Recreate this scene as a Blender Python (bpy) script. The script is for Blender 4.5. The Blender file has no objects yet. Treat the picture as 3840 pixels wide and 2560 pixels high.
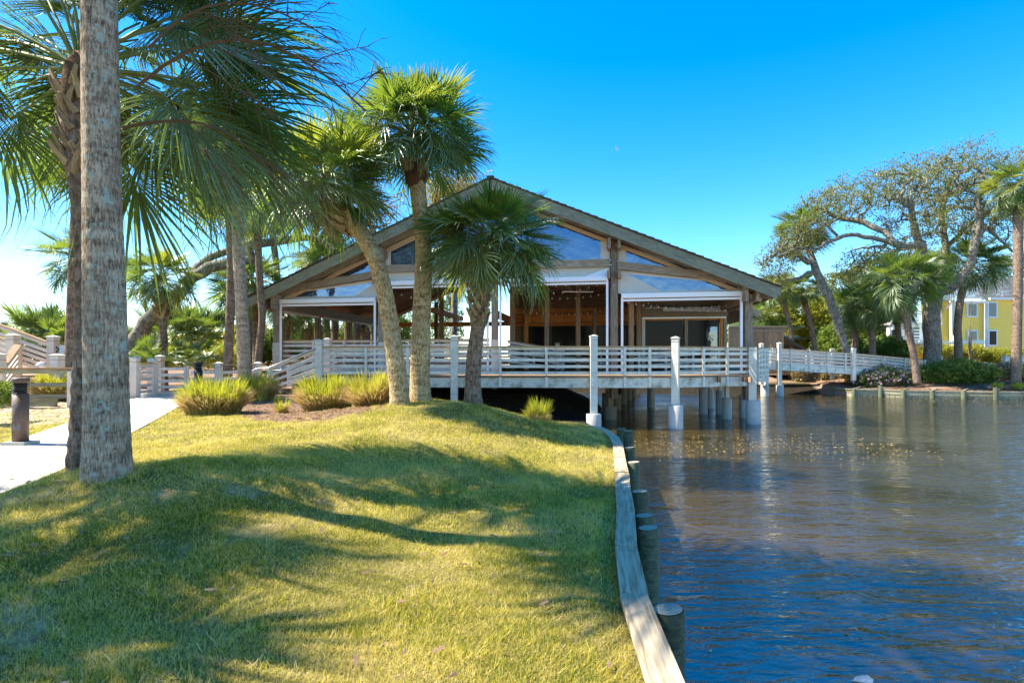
import bpy, math, random
import numpy as np
from mathutils import Vector, Matrix, Euler, noise
R = random.Random(11)
NR = np.random.RandomState(5)
PI = math.pi
rad = math.radians
S = bpy.context.scene
COL = S.collection

# ------------------------------------------------------------------ camera, sky, sun
EYE, FPX, CXP, HYP = 2.55, 2000.0, 1920.0, 1345.0       # eye height over the water; lens in photo pixels
cam = bpy.data.objects.new('camera', bpy.data.cameras.new('camera')); COL.objects.link(cam)
cam.location = (0, 0, EYE); cam.rotation_euler = (PI/2, 0, 0)
cam.data.sensor_width = 36; cam.data.lens = 36*FPX/3840; cam.data.shift_y = (HYP-1280)/3840
cam.data.clip_start = .05; cam.data.clip_end = 3000
S.camera = cam
SUN_EL, SUN_AZ = rad(50), rad(175)          # azimuth of the sun, counter-clockwise from +X
W = bpy.data.worlds.new('World'); S.world = W; W.use_nodes = True
wn = W.node_tree; wn.nodes.clear()
sky = wn.nodes.new('ShaderNodeTexSky'); sky.sky_type = 'NISHITA'; sky.sun_disc = False
sky.sun_elevation = SUN_EL; sky.sun_rotation = (PI/2 - SUN_AZ) % (2*PI)
sky.air_density = 1.0; sky.dust_density = .3; sky.ozone_density = 2.2
hs = wn.nodes.new('ShaderNodeHueSaturation'); hs.inputs['Saturation'].default_value = 1.5
hs.inputs['Hue'].default_value = .502
bg = wn.nodes.new('ShaderNodeBackground'); bg.inputs['Strength'].default_value = .132
wo = wn.nodes.new('ShaderNodeOutputWorld')
wn.links.new(sky.outputs[0], hs.inputs['Color']); wn.links.new(hs.outputs[0], bg.inputs[0]); wn.links.new(bg.outputs[0], wo.inputs[0])
sl = bpy.data.lights.new('sun', 'SUN'); sl.energy = 5.0; sl.angle = rad(.53); sl.color = (1, .93, .80)
so = bpy.data.objects.new('sun', sl); COL.objects.link(so)
tosun = Vector((math.cos(SUN_EL)*math.cos(SUN_AZ), math.cos(SUN_EL)*math.sin(SUN_AZ), math.sin(SUN_EL)))
so.rotation_euler = tosun.to_track_quat('Z', 'Y').to_euler(); so.location = tosun*60
S.view_settings.view_transform = 'Standard'; S.view_settings.look = 'None'
S.view_settings.gamma = 1; S.view_settings.exposure = 1.55; S.view_settings.use_curve_mapping = False
S.render.engine = 'CYCLES'
S.cycles.use_denoising = True
S.cycles.max_bounces = 8; S.cycles.transparent_max_bounces = 16; S.cycles.diffuse_bounces = 5

# ------------------------------------------------------------------ helpers
def P(px, py, Y):                       # a photo pixel at a real depth, as a point in metres
    return Vector(((px-CXP)/FPX*Y, Y, EYE+(HYP-py)/FPX*Y))
WM = {}
def reg(o, mw, parent=None):
    WM[o.name] = mw.copy()
    if parent is not None:
        o.parent = parent; o.matrix_basis = WM[parent.name].inverted() @ mw
    else:
        o.matrix_basis = mw
    return o
def thing(name, label, cat, loc=(0, 0, 0), rz=0, group=None):
    o = bpy.data.objects.new(name, None); o.empty_display_size = .2; COL.objects.link(o)
    reg(o, Matrix.Translation(loc) @ Matrix.Rotation(rz, 4, 'Z'))
    o['label'] = label; o['category'] = cat
    if group: o['group'] = group
    return o
def tag(o, label=None, cat=None, group=None, kind=None):
    if label: o['label'] = label
    if cat: o['category'] = cat
    if group: o['group'] = group
    if kind: o['kind'] = kind
    return o
def inst(name, mesh, mw, parent=None):
    o = bpy.data.objects.new(name, mesh); COL.objects.link(o); return reg(o, mw, parent)
class MB:
    def __init__(s): s.v = []; s.f = []; s.smooth = False
    def add(s, vs, fs):
        n = len(s.v); s.v += [tuple(v) for v in vs]; s.f += [tuple(i+n for i in f) for f in fs]
    def box(s, lo, hi):
        x0, y0, z0 = lo; x1, y1, z1 = hi
        s.add([(x0,y0,z0),(x1,y0,z0),(x1,y1,z0),(x0,y1,z0),(x0,y0,z1),(x1,y0,z1),(x1,y1,z1),(x0,y1,z1)],
              [(0,3,2,1),(4,5,6,7),(0,1,5,4),(1,2,6,5),(2,3,7,6),(3,0,4,7)])
    def beam(s, a, b, w, h, up=(0,0,1)):
        m, L = frame(a, b, up)
        n = len(s.v)
        s.box((0,-w/2,-h/2), (L,w/2,h/2))
        for i in range(n, len(s.v)): s.v[i] = tuple(m @ Vector(s.v[i]))
    def tube(s, pts, rads, sides=8, cap=True):
        pts = [Vector(p) for p in pts]; n0 = len(s.v); k = len(pts)
        t0 = (pts[1]-pts[0]).normalized()
        ref = Vector((1,0,0)) if abs(t0.x) < .9 else Vector((0,1,0))
        u = t0.cross(ref).normalized()
        for i in range(k):
            t = (pts[min(i+1,k-1)]-pts[max(i-1,0)])
            t = t.normalized() if t.length > 1e-9 else t0
            u = (u - t*u.dot(t)).normalized(); w = t.cross(u)
            for j in range(sides):
                a = 2*PI*j/sides
                s.v.append(tuple(pts[i] + (u*math.cos(a)+w*math.sin(a))*rads[i]))
        for i in range(k-1):
            for j in range(sides):
                a = n0+i*sides+j; b = n0+i*sides+(j+1) % sides
                s.f.append((a, b, b+sides, a+sides))
        if cap:
            s.f.append(tuple(n0+j for j in range(sides))[::-1]); s.f.append(tuple(n0+(k-1)*sides+j for j in range(sides)))
    def lathe(s, prof, sides=20, c=(0,0)):
        n0 = len(s.v)
        for r, z in prof:
            for j in range(sides):
                a = 2*PI*j/sides; s.v.append((c[0]+r*math.cos(a), c[1]+r*math.sin(a), z))
        for i in range(len(prof)-1):
            for j in range(sides):
                a = n0+i*sides+j; b = n0+i*sides+(j+1) % sides
                s.f.append((a, b, b+sides, a+sides))
        s.f.append(tuple(n0+j for j in range(sides))[::-1]); s.f.append(tuple(n0+(len(prof)-1)*sides+j for j in range(sides)))
    def mesh(s, name, mat=None, smooth=False):
        me = bpy.data.meshes.new(name); me.from_pydata(s.v, [], s.f); me.update()
        if mat: me.materials.append(mat)
        if smooth: me.polygons.foreach_set('use_smooth', [True]*len(me.polygons))
        return me
    def obj(s, name, mat, parent=None, smooth=False, mw=None, world=False):
        if world:
            iv = WM[parent.name].inverted(); s.v = [tuple(iv @ Vector(v)) for v in s.v]
        me = s.mesh(name, mat, smooth)
        mw = mw or (WM[parent.name].copy() if parent is not None else Matrix())
        return inst(name, me, mw, parent)
def frame(a, b, up=(0,0,1)):
    a = Vector(a); b = Vector(b); x = (b-a); L = x.length; x = x/L
    up = Vector(up)
    if abs(x.dot(up)) > .99: up = Vector((0,1,0))
    y = up.cross(x).normalized(); z = x.cross(y)
    m = Matrix((x, y, z)).transposed().to_4x4(); m.translation = a
    return m, L
_bars = {}
def bar(name, a, b, w, h, mat, parent=None, up=(0,0,1)):
    """a straight timber from a to b as its own object; X of its mesh runs along the grain"""
    m, L = frame(a, b, up)
    key = (round(L, 2), round(w, 4), round(h, 4), mat.name)
    if key not in _bars:
        q = MB(); c = min(w, h)*.07
        y0, z0 = w/2, h/2
        ring = [(-y0+c,-z0),(y0-c,-z0),(y0,-z0+c),(y0,z0-c),(y0-c,z0),(-y0+c,z0),(-y0,z0-c),(-y0,-z0+c)]
        q.add([(x,y,z) for x in (0, L) for y, z in ring],
              [tuple(range(8))[::-1], tuple(range(8,16))] + [(i,(i+1)%8,8+(i+1)%8,8+i) for i in range(8)])
        _bars[key] = q.mesh(name, mat)
    return inst(name, _bars[key], m, parent)
def npmesh(name, verts, faces, mat, smooth=False):
    """verts (n,3), faces (m,k) all of one size"""
    me = bpy.data.meshes.new(name); verts = np.asarray(verts, np.float32); faces = np.asarray(faces, np.int32)
    k = faces.shape[1]; me.vertices.add(len(verts)); me.vertices.foreach_set('co', verts.ravel())
    me.loops.add(faces.size); me.loops.foreach_set('vertex_index', faces.ravel())
    me.polygons.add(len(faces)); me.polygons.foreach_set('loop_start', np.arange(0, faces.size, k, dtype=np.int32))
    me.polygons.foreach_set('use_smooth', np.full(len(faces), smooth))
    me.update(calc_edges=True); me.validate()
    if mat: me.materials.append(mat)
    return me
def smooth01(t): t = np.clip(t, 0, 1); return t*t*(3-2*t)

# ------------------------------------------------------------------ materials
def newmat(name):
    m = bpy.data.materials.new(name); m.use_nodes = True
    nt = m.node_tree; nt.nodes.clear()
    out = nt.nodes.new('ShaderNodeOutputMaterial')
    return m, nt, out
def N(nt, kind, **kw):
    n = nt.nodes.new(kind)
    for k, v in kw.items():
        if k in n.inputs: n.inputs[k].default_value = v
        else: setattr(n, k, v)
    return n
def ramp(nt, src, stops, interp='LINEAR'):
    r = nt.nodes.new('ShaderNodeValToRGB'); r.color_ramp.interpolation = interp
    e = r.color_ramp.elements
    while len(e) < len(stops): e.new(.5)
    for i, (p, c) in enumerate(stops):
        e[i].position = p; e[i].color = (*c, 1) if len(c) == 3 else c
    nt.links.new(src, r.inputs[0]); return r.outputs[0]
def coords(nt, scale=(1,1,1), kind='Object'):
    tc = nt.nodes.new('ShaderNodeTexCoord'); mp = nt.nodes.new('ShaderNodeMapping')
    mp.inputs['Scale'].default_value = scale; nt.links.new(tc.outputs[kind], mp.inputs[0]); return mp.outputs[0]
def noise_t(nt, vec, scale, detail=5, rough=.6, dist=0):
    n = N(nt, 'ShaderNodeTexNoise', Scale=scale, Detail=detail, Roughness=rough, Distortion=dist)
    if vec is not None: nt.links.new(vec, n.inputs['Vector'])
    return n.outputs['Fac']
def mixc(nt, fac, a, b, mode='MIX'):
    m = nt.nodes.new('ShaderNodeMix'); m.data_type = 'RGBA'; m.blend_type = mode
    def put(i, v):
        if hasattr(v, 'is_linked') or hasattr(v, 'links'): nt.links.new(v, m.inputs[i])
        else: m.inputs[i].default_value = (*v, 1) if isinstance(v, tuple) else v
    put(0, fac); put(6, a); put(7, b); return m.outputs[2]
def pbsdf(nt, out, col, rough=.7, spec=.3, bump=None, bstr=.3, bdist=.01, **kw):
    p = N(nt, 'ShaderNodeBsdfPrincipled', Roughness=rough)
    p.inputs['Specular IOR Level'].default_value = spec
    for k, v in kw.items(): p.inputs[k.replace('_', ' ')].default_value = v
    if isinstance(col, tuple): p.inputs['Base Color'].default_value = (*col, 1)
    else: nt.links.new(col, p.inputs['Base Color'])
    if bump is not None:
        b = N(nt, 'ShaderNodeBump', Strength=bstr, Distance=bdist); nt.links.new(bump, b.inputs['Height']); nt.links.new(b.outputs[0], p.inputs['Normal'])
    nt.links.new(p.outputs[0], out.inputs[0]); return p
def orand(nt):
    return nt.nodes.new('ShaderNodeObjectInfo').outputs['Random']
def isl(nt):
    return nt.nodes.new('ShaderNodeNewGeometry').outputs['Random Per Island']

def wood_mat(name, c0, c1, c2, rough=.8, grain=1.0, var=.25, bstr=.35):
    """timber: grain along the mesh's own X, with a few cracks, knots and a tone per piece"""
    m, nt, out = newmat(name)
    r = orand(nt)
    tc = nt.nodes.new('ShaderNodeTexCoord'); addv = nt.nodes.new('ShaderNodeVectorMath'); addv.operation = 'ADD'
    sc = nt.nodes.new('ShaderNodeVectorMath'); sc.operation = 'SCALE'; sc.inputs[0].default_value = (13, 7, 9)
    nt.links.new(r, sc.inputs['Scale']); nt.links.new(tc.outputs['Object'], addv.inputs[0]); nt.links.new(sc.outputs[0], addv.inputs[1])
    mp = nt.nodes.new('ShaderNodeMapping'); mp.inputs['Scale'].default_value = (1.2*grain, 16*grain, 16*grain)
    nt.links.new(addv.outputs[0], mp.inputs[0])
    n1 = noise_t(nt, mp.outputs[0], 2.2, 6, .62, .6)
    n2 = noise_t(nt, addv.outputs[0], .9, 3, .5)
    c = ramp(nt, n1, [(.3, c0), (.52, c1), (.72, c2)])
    c = mixc(nt, n2, c, mixc(nt, .5, c, c0), 'MIX')
    v = N(nt, 'ShaderNodeHueSaturation'); mr = N(nt, 'ShaderNodeMapRange'); mr.inputs[3].default_value = 1-var; mr.inputs[4].default_value = 1+var
    nt.links.new(r, mr.inputs[0]); nt.links.new(mr.outputs[0], v.inputs['Value']); nt.links.new(c, v.inputs['Color'])
    pbsdf(nt, out, v.outputs[0], rough, .25, n1, bstr, .006)
    return m
def paint_mat(name, col, dirt=(.25,.24,.15), rough=.55, dirt_amt=.5):
    """old paint with faint boards' grain and blotches of mildew"""
    m, nt, out = newmat(name)
    v = coords(nt, (1.0, 9, 9)); g = noise_t(nt, v, 3, 5, .6)
    w = coords(nt, (1,1,1)); b = noise_t(nt, w, 2.3, 6, .7)
    c = mixc(nt, ramp(nt, b, [(.47, (0,0,0)), (.68, (dirt_amt,)*3)]), col, dirt)
    c = mixc(nt, ramp(nt, g, [(.3, (.22,)*3), (.6, (0,0,0))]), c, tuple(x*.55 for x in col))
    r = orand(nt); hv = N(nt, 'ShaderNodeHueSaturation'); mr = N(nt, 'ShaderNodeMapRange'); mr.inputs[3].default_value = .88; mr.inputs[4].default_value = 1.06
    nt.links.new(r, mr.inputs[0]); nt.links.new(mr.outputs[0], hv.inputs['Value']); nt.links.new(c, hv.inputs['Color'])
    pbsdf(nt, out, hv.outputs[0], rough, .3, g, .25, .004)
    return m
def plain(name, col, rough=.6, spec=.3, nscale=8, namt=.25, metallic=0, bump=.15):
    m, nt, out = newmat(name)
    n = noise_t(nt, coords(nt), nscale, 6, .65)
    c = mixc(nt, n, tuple(x*(1-namt) for x in col), tuple(min(1, x*(1+namt)) for x in col))
    pbsdf(nt, out, c, rough, spec, n, bump, .01, Metallic=metallic)
    return m
def leaf_mat(name, dark, light, trans, tamt=.45, rough=.45, gl=.12, dry=None, dryamt=.0):
    m, nt, out = newmat(name)
    a = nt.nodes.new('ShaderNodeMath'); a.operation = 'MULTIPLY_ADD'; a.inputs[1].default_value = .6
    nt.links.new(isl(nt), a.inputs[0])
    b = nt.nodes.new('ShaderNodeMath'); b.operation = 'MULTIPLY'; b.inputs[1].default_value = .4
    nt.links.new(orand(nt), b.inputs[0]); nt.links.new(b.outputs[0], a.inputs[2])
    stops = [(0, dark), (.8, light)]
    if dry: stops.append((1-dryamt, light)); stops.append((min(1, 1-dryamt+.03), dry))
    c = ramp(nt, a.outputs[0], stops)
    d = N(nt, 'ShaderNodeBsdfDiffuse'); nt.links.new(c, d.inputs[0])
    t = N(nt, 'ShaderNodeBsdfTranslucent'); nt.links.new(mixc(nt, .55, c, trans), t.inputs[0])
    mx = N(nt, 'ShaderNodeMixShader'); mx.inputs[0].default_value = tamt
    nt.links.new(d.outputs[0], mx.inputs[1]); nt.links.new(t.outputs[0], mx.inputs[2])
    g = N(nt, 'ShaderNodeBsdfGlossy', Roughness=rough); g.inputs[0].default_value = (.9, .95, .85, 1)
    fr = N(nt, 'ShaderNodeFresnel', IOR=1.35); mm = nt.nodes.new('ShaderNodeMath'); mm.operation = 'MULTIPLY_ADD'
    mm.inputs[1].default_value = .22 if gl > .05 else .05; mm.inputs[2].default_value = gl*.3
    nt.links.new(fr.outputs[0], mm.inputs[0])
    m2 = N(nt, 'ShaderNodeMixShader'); nt.links.new(mm.outputs[0], m2.inputs[0])
    nt.links.new(mx.outputs[0], m2.inputs[1]); nt.links.new(g.outputs[0], m2.inputs[2]); nt.links.new(m2.outputs[0], out.inputs[0])
    return m
def bark_mat(name, c0, c1, c2, lich=(.36,.45,.38), lamt=.5, zs=.14, sc=26, bstr=.8, ls=3.2):
    m, nt, out = newmat(name)
    v = coords(nt, (1,1,zs)); n1 = noise_t(nt, v, sc, 6, .7, .4)
    v2 = coords(nt, (.25,.25,1)); n2 = noise_t(nt, v2, 13, 4, .6)
    w = coords(nt); n3 = noise_t(nt, w, ls, 8, .75)
    n4 = noise_t(nt, w, ls*.35, 2, .5)
    hmix = nt.nodes.new('ShaderNodeMath'); hmix.operation = 'MULTIPLY_ADD'; hmix.inputs[1].default_value = .45
    nt.links.new(n2, hmix.inputs[0]); nt.links.new(n1, hmix.inputs[2])
    c = ramp(nt, hmix.outputs[0], [(.56, c0), (.70, c1), (.84, c2)])
    c = mixc(nt, ramp(nt, n4, [(.35, (0,0,0)), (.7, (.45,)*3)]), c, tuple(x*.6 for x in c1))
    c = mixc(nt, ramp(nt, n3, [(.56, (0,0,0)), (.60, (lamt,)*3)]), c, lich)
    pbsdf(nt, out, c, .9, .15, hmix.outputs[0], bstr, .02)
    return m

M = {}
M['grey_wood'] = wood_mat('weathered_grey_wood', (.12,.09,.06), (.35,.27,.185), (.54,.44,.32))
M['green_wood'] = wood_mat('weathered_greenish_wood', (.10,.10,.065), (.29,.275,.18), (.47,.44,.30))
M['cedar'] = wood_mat('cedar_wood', (.32,.10,.025), (.68,.25,.06), (.8,.38,.12))
M['brown_wood'] = wood_mat('brown_wood', (.14,.08,.045), (.34,.215,.12), (.5,.33,.2))
M['ceiling_wood'] = wood_mat('ceiling_wood', (.12,.065,.035), (.27,.15,.085), (.38,.23,.13))
M['cap_wood'] = wood_mat('rail_cap_wood', (.2,.11,.05), (.4,.25,.13), (.55,.38,.22))
M['deck_wood'] = wood_mat('deck_wood', (.18,.1,.05), (.34,.21,.12), (.48,.33,.2), var=.2)
M['plank'] = wood_mat('pale_treated_plank', (.22,.15,.08), (.56,.46,.30), (.74,.64,.46), grain=.9, var=.2, bstr=.5)
M['pile_wood'] = wood_mat('green_treated_pile', (.04,.048,.026), (.10,.115,.065), (.19,.20,.12))
M['pile_top'] = plain('pile_end_grain', (.34,.31,.23), .8, .2, 22, .5)
M['cream'] = paint_mat('cream_paint', (.74,.70,.58))
M['cream2'] = paint_mat('pinkish_cream_paint', (.76,.64,.53), dirt_amt=.3)
M['cream_dirty'] = paint_mat('mildewed_cream_paint', (.66,.64,.54), (.17,.18,.09), dirt_amt=.85)
M['white'] = plain('white_aluminium', (.82,.82,.82), .35, .5, 4, .03, bump=.02)
M['canvas'] = plain('cream_canvas', (.62,.56,.47), .8, .1, 3, .1, bump=.3)
M['concrete'] = plain('pile_concrete', (.42,.41,.37), .85, .2, 5, .3, bump=.4)
M['shade_concrete'] = plain('shade_toned_concrete', (.24,.19,.13), .85, .2, 4, .35, bump=.4)  # pile concrete with the shade under the deck put into its colour
M['path'] = plain('pale_concrete', (.52,.47,.40), .85, .15, 2.5, .28, bump=.3)
M['black'] = plain('black_metal', (.015,.015,.016), .4, .4, 8, .2)
M['bronze'] = plain('bronze_paint', (.12,.075,.055), .5, .4, 14, .35)
M['steel'] = plain('galvanised_steel', (.55,.56,.56), .35, .5, 10, .1, metallic=.7)
M['shingle'] = plain('roof_shingle', (.075,.065,.05), .9, .1, 9, .5)
M['grey_shingle'] = plain('grey_roof_shingle', (.17,.17,.185), .9, .1, 6, .3)
M['metal_roof'] = plain('pale_metal_roof', (.6,.6,.6), .4, .5, 3, .08)
M['tan_wall'] = plain('tan_board_wall', (.24,.18,.12), .8, .2, 4, .15)
M['yellow'] = plain('yellow_siding_paint', (.88,.66,.13), .65, .3, 2, .06)
M['blue_trim'] = plain('pale_trim_paint', (.62,.72,.78), .5, .3, 4, .05)
M['white_paint'] = plain('white_paint', (.78,.78,.76), .5, .3, 4, .05)
M['picket'] = wood_mat('picket_wood', (.2,.11,.06), (.34,.2,.11), (.45,.29,.17))
M['boot'] = wood_mat('dry_leaf_base', (.16,.10,.05), (.38,.27,.15), (.56,.44,.28), grain=1.5, var=.35)
M['fibre'] = plain('brown_palm_fibre', (.12,.07,.04), .95, .1, 30, .6, bump=1)
M['bark_big'] = bark_mat('palm_bark_grey', (.08,.05,.032), (.34,.235,.155), (.60,.47,.33), lamt=.8, zs=.2, sc=55, bstr=1, ls=9)
M['bark_mid'] = bark_mat('palm_bark_tan', (.09,.055,.025), (.38,.265,.13), (.62,.48,.27), lich=(.42,.42,.31), lamt=.35, zs=.5, sc=26, bstr=1)
M['bark_dark'] = bark_mat('palm_bark_brown', (.05,.03,.022), (.19,.125,.085), (.33,.24,.17), lamt=.15, zs=.4, sc=22, bstr=1)
M['oak_bark'] = bark_mat('oak_bark', (.045,.038,.03), (.17,.145,.11), (.33,.29,.22), lich=(.3,.34,.26), lamt=.5, zs=.5, sc=9)
M['twig'] = plain('twig_bark', (.13,.10,.085), .9, .1, 4, .3)
M['flower_twig'] = plain('dry_flower_stalk', (.12,.075,.04), .9, .1, 8, .4)
M['frond'] = leaf_mat('palm_leaf', (.02,.055,.012), (.10,.185,.03), (.38,.48,.03), .43, dry=(.3,.22,.06), dryamt=.035)
M['frond_dark'] = leaf_mat('dark_green_palm_leaf', (.014,.045,.014), (.075,.15,.035), (.32,.42,.03), .42, dry=(.26,.2,.07), dryamt=.04)  # a darker green leaf of its own colour
M['frond_warm'] = leaf_mat('yellow_green_palm_leaf', (.05,.09,.012), (.19,.24,.03), (.55,.55,.04), .47, dry=(.4,.3,.08), dryamt=.06)
M['frond_dry'] = leaf_mat('dry_palm_leaf', (.13,.09,.04), (.33,.24,.12), (.5,.35,.15), .35)
M['petiole'] = plain('petiole_green', (.14,.18,.05), .6, .3, 6, .3)
M['oak_leaf'] = leaf_mat('oak_leaf', (.06,.08,.02), (.19,.21,.055), (.42,.38,.07), .35, gl=0)
M['oak_leaf_gold'] = leaf_mat('golden_oak_leaf', (.14,.12,.02), (.36,.28,.05), (.6,.45,.06), .45, gl=0)
M['bush'] = leaf_mat('bush_leaf', (.03,.07,.012), (.13,.20,.03), (.40,.46,.04), .38, gl=.04)
M['bush_yellow'] = leaf_mat('yellow_bush_leaf', (.10,.12,.015), (.40,.38,.05), (.65,.6,.05), .45, gl=0)
M['bush_brown'] = leaf_mat('brown_bush_leaf', (.10,.07,.03), (.28,.2,.08), (.5,.4,.1), .35)
M['azalea'] = leaf_mat('pink_petal', (.5,.2,.42), (.75,.45,.68), (.8,.4,.7), .4)
M['clump'] = leaf_mat('cordgrass_blade', (.16,.21,.015), (.50,.50,.04), (.75,.70,.06), .45, gl=0, dry=(.5,.36,.12), dryamt=.25)
M['clump_dry'] = leaf_mat('dry_cordgrass_blade', (.26,.16,.05), (.58,.42,.17), (.7,.5,.2), .45, gl=0)
M['chip'] = leaf_mat('mulch_chip', (.07,.035,.018), (.34,.2,.11), (.3,.2,.1), .05)
M['leaf_litter'] = leaf_mat('floating_leaf', (.3,.16,.04), (.7,.5,.2), (.5,.35,.1), .2)
# ------------------------------------------------------------------ terrain
SY = [-40, 1.5, 2.88, 3.73, 4.89, 5.95, 6.86, 7.69, 9.19, 11.4, 12.6, 13.57, 13.9, 14.6, 16, 18, 21, 25, 30, 44, 400]
SX = [.5, .72, .812, .872, 1.044, 1.27, 1.437, 1.60, 1.856, 2.25, 2.28, 2.16, 2.0, 2.1, 2.45, 2.9, 3.3, 4.0, 4.7, 4.7, -7]
FX = [-40, 2, 5, 14, 22.8, 23.2, 24.8, 25.6, 27.1, 28.7, 30.2, 32, 60, 400]
FY = [46, 44, 40.5, 38.9, 38.3, 36.5, 36.2, 35.2, 34.7, 34.2, 33.6, 33.4, 31, 20]
def xs_(y): return np.interp(y, SY, SX)
def ys_(x): return np.interp(x, FX, FY)
PATHC = [(-13.2, 20.6), (-11.75, 18.3), (-9.55, 13.6), (-7.95, 10.2), (-6.85, 7.7), (-6.1, 5.9), (-5.75, 4.2), (-5.7, 2), (-6, -4)]
PATHW = [.9, .9, .8, .76, .76, .78, .8, .9, .9]
def g2(x, y, cx, cy, sx, sy): return np.exp(-((x-cx)/sx)**2-((y-cy)/sy)**2)
def hland(x, y):
    x = np.asarray(x, float); y = np.asarray(y, float)
    d = xs_(y)-x
    z = .80 + .36*smooth01(d/4.5)
    near = smooth01((7-y)/5)
    z = z - .10*near*smooth01((d-.5)/3)*smooth01((5.2+x)/2)
    z = z + .30*g2(x, y, -3.75, 5.45, 1.5, 1.3) + .40*g2(x, y, -1.6, 12.4, 2.5, 1.9) + .10*g2(x, y, -3, 9.5, 3, 2)
    bank = smooth01((y-13.8)/1.5)
    zb = np.clip(.1+d*.42, -1.6, 1.22)
    bank = np.where(d < 0, 1, bank)
    z = z*(1-bank)+bank*np.minimum(np.maximum(zb, -1.6), 1.3)
    low = smooth01((y-13.9)/.9)*(1-smooth01((y-20.3)/2.2))*smooth01((x+3.6)/1.2)
    z = np.where(d > 0, z*(1-low)+np.minimum(z, .3)*low, z)
    z = z + .5*smooth01((y-24)/14)*smooth01((-9-x)/5)
    bump = .018*np.sin(x*2.1+y*1.3)+.014*np.sin(x*4.3-y*3.7+1)+.01*np.sin(x*7.9+y*6.1)
    px_ = np.interp(y, [p[1] for p in PATHC][::-1], [p[0] for p in PATHC][::-1])
    onp = smooth01((1.35-np.abs(x-px_))/.5)
    z = z*(1-onp) + onp*np.interp(y, [-4, 5, 9, 14, 21], [1.12, 1.16, 1.2, 1.22, 1.25])
    z = z + bump*(1-onp)
    ed = smooth01((.32-d)/.2)*(d >= 0)*smooth01((13.7-y)/.3)
    return z*(1-ed) + .775*ed
def hfar(x, y):
    e = np.asarray(y, float)-ys_(x)
    bulk = smooth01((np.asarray(x, float)-22.6)/.8)
    z = .48 + .9*smooth01(e/8) + .6*smooth01((e-6)/14)
    zb = np.clip(-.1+e*.5, -1.5, None)
    return np.where((bulk > .5) & (e >= 0), z, np.minimum(z+.15, zb))
def ruled(name, uu, dd, fn, mat):
    n, m = len(uu), len(dd)
    V = np.array([[fn(u, d) for d in dd] for u in uu]).reshape(-1, 3)
    i = np.arange(n-1)[:, None]*m+np.arange(m-1)[None]
    F_ = np.stack([i, i+m, i+m+1, i+1], -1).reshape(-1, 4)
    return npmesh(name, V, F_, mat, True), V
def lin(a, b, s): return list(np.arange(a, b, s))

def ground_color(nt, blades=False):
    g = nt.nodes.new('ShaderNodeNewGeometry')
    n1 = noise_t(nt, g.outputs['Position'], .9, 5, .6, .3); n2 = noise_t(nt, g.outputs['Position'], 9, 5, .75); n3 = noise_t(nt, g.outputs['Position'], 60, 3, .7)
    a = nt.nodes.new('ShaderNodeMath'); a.operation = 'MULTIPLY_ADD'; a.inputs[1].default_value = .55
    nt.links.new(n1, a.inputs[0]); b = nt.nodes.new('ShaderNodeMath'); b.operation = 'MULTIPLY'; b.inputs[1].default_value = .45
    nt.links.new(n2, b.inputs[0]); nt.links.new(b.outputs[0], a.inputs[2])
    return a.outputs[0], n3
m, nt, out = newmat('ground_cover'); M['ground'] = m
fa, n3 = ground_color(nt)
lawn = ramp(nt, fa, [(.38, (.18,.20,.022)), (.48, (.36,.32,.06)), (.58, (.54,.44,.15)), (.7, (.6,.5,.26))])
lawn = mixc(nt, ramp(nt, n3, [(.3, (.25,)*3), (.62, (.95,)*3)]), lawn, (.09,.065,.025))
at = nt.nodes.new('ShaderNodeVertexColor'); at.layer_name = 'surf'
sep = nt.nodes.new('ShaderNodeSeparateColor'); nt.links.new(at.outputs[0], sep.inputs[0])
mul = ramp(nt, noise_t(nt, coords(nt), 22, 8, .75), [(.35, (.07,.035,.02)), (.5, (.22,.12,.07)), (.62, (.36,.24,.15)), (.72, (.46,.38,.28))])
mul = mixc(nt, ramp(nt, noise_t(nt, coords(nt), 1.1, 4, .6), [(.4, (0,0,0)), (.65, (.6,.6,.6))]), mul, (.30,.23,.18))
snd = ramp(nt, noise_t(nt, coords(nt), 9, 8, .7), [(.35, (.26,.18,.10)), (.5, (.42,.31,.19)), (.65, (.62,.50,.34))])
deck_shade_soil = ramp(nt, noise_t(nt, coords(nt), 6, 8, .7), [(.35, (.012,.010,.007)), (.6, (.035,.028,.018))])  # soil taken near black; its colour carries the shade under the deck
c = mixc(nt, sep.outputs[0], lawn, mul); c = mixc(nt, sep.outputs[1], c, snd); c = mixc(nt, sep.outputs[2], c, deck_shade_soil)
pbsdf(nt, out, c, .95, .1, noise_t(nt, coords(nt), 35, 8, .75), .8, .03)
m, nt, out = newmat('grass_blade'); M['grass'] = m
fa, n3 = ground_color(nt)
a = nt.nodes.new('ShaderNodeMath'); a.operation = 'MULTIPLY_ADD'; a.inputs[1].default_value = .46
nt.links.new(isl(nt), a.inputs[0]); nt.links.new(fa, a.inputs[2])
c = ramp(nt, a.outputs[0], [(.42, (.08,.17,.01)), (.565, (.30,.33,.02)), (.65, (.62,.51,.05)), (.78, (.80,.64,.15)), (.94, (.85,.70,.32))])
d = N(nt, 'ShaderNodeBsdfDiffuse'); t = N(nt, 'ShaderNodeBsdfTranslucent'); nt.links.new(c, d.inputs[0]); nt.links.new(c, t.inputs[0])
mx = N(nt, 'ShaderNodeMixShader'); mx.inputs[0].default_value = .45; nt.links.new(d.outputs[0], mx.inputs[1]); nt.links.new(t.outputs[0], mx.inputs[2]); nt.links.new(mx.outputs[0], out.inputs[0])

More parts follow.
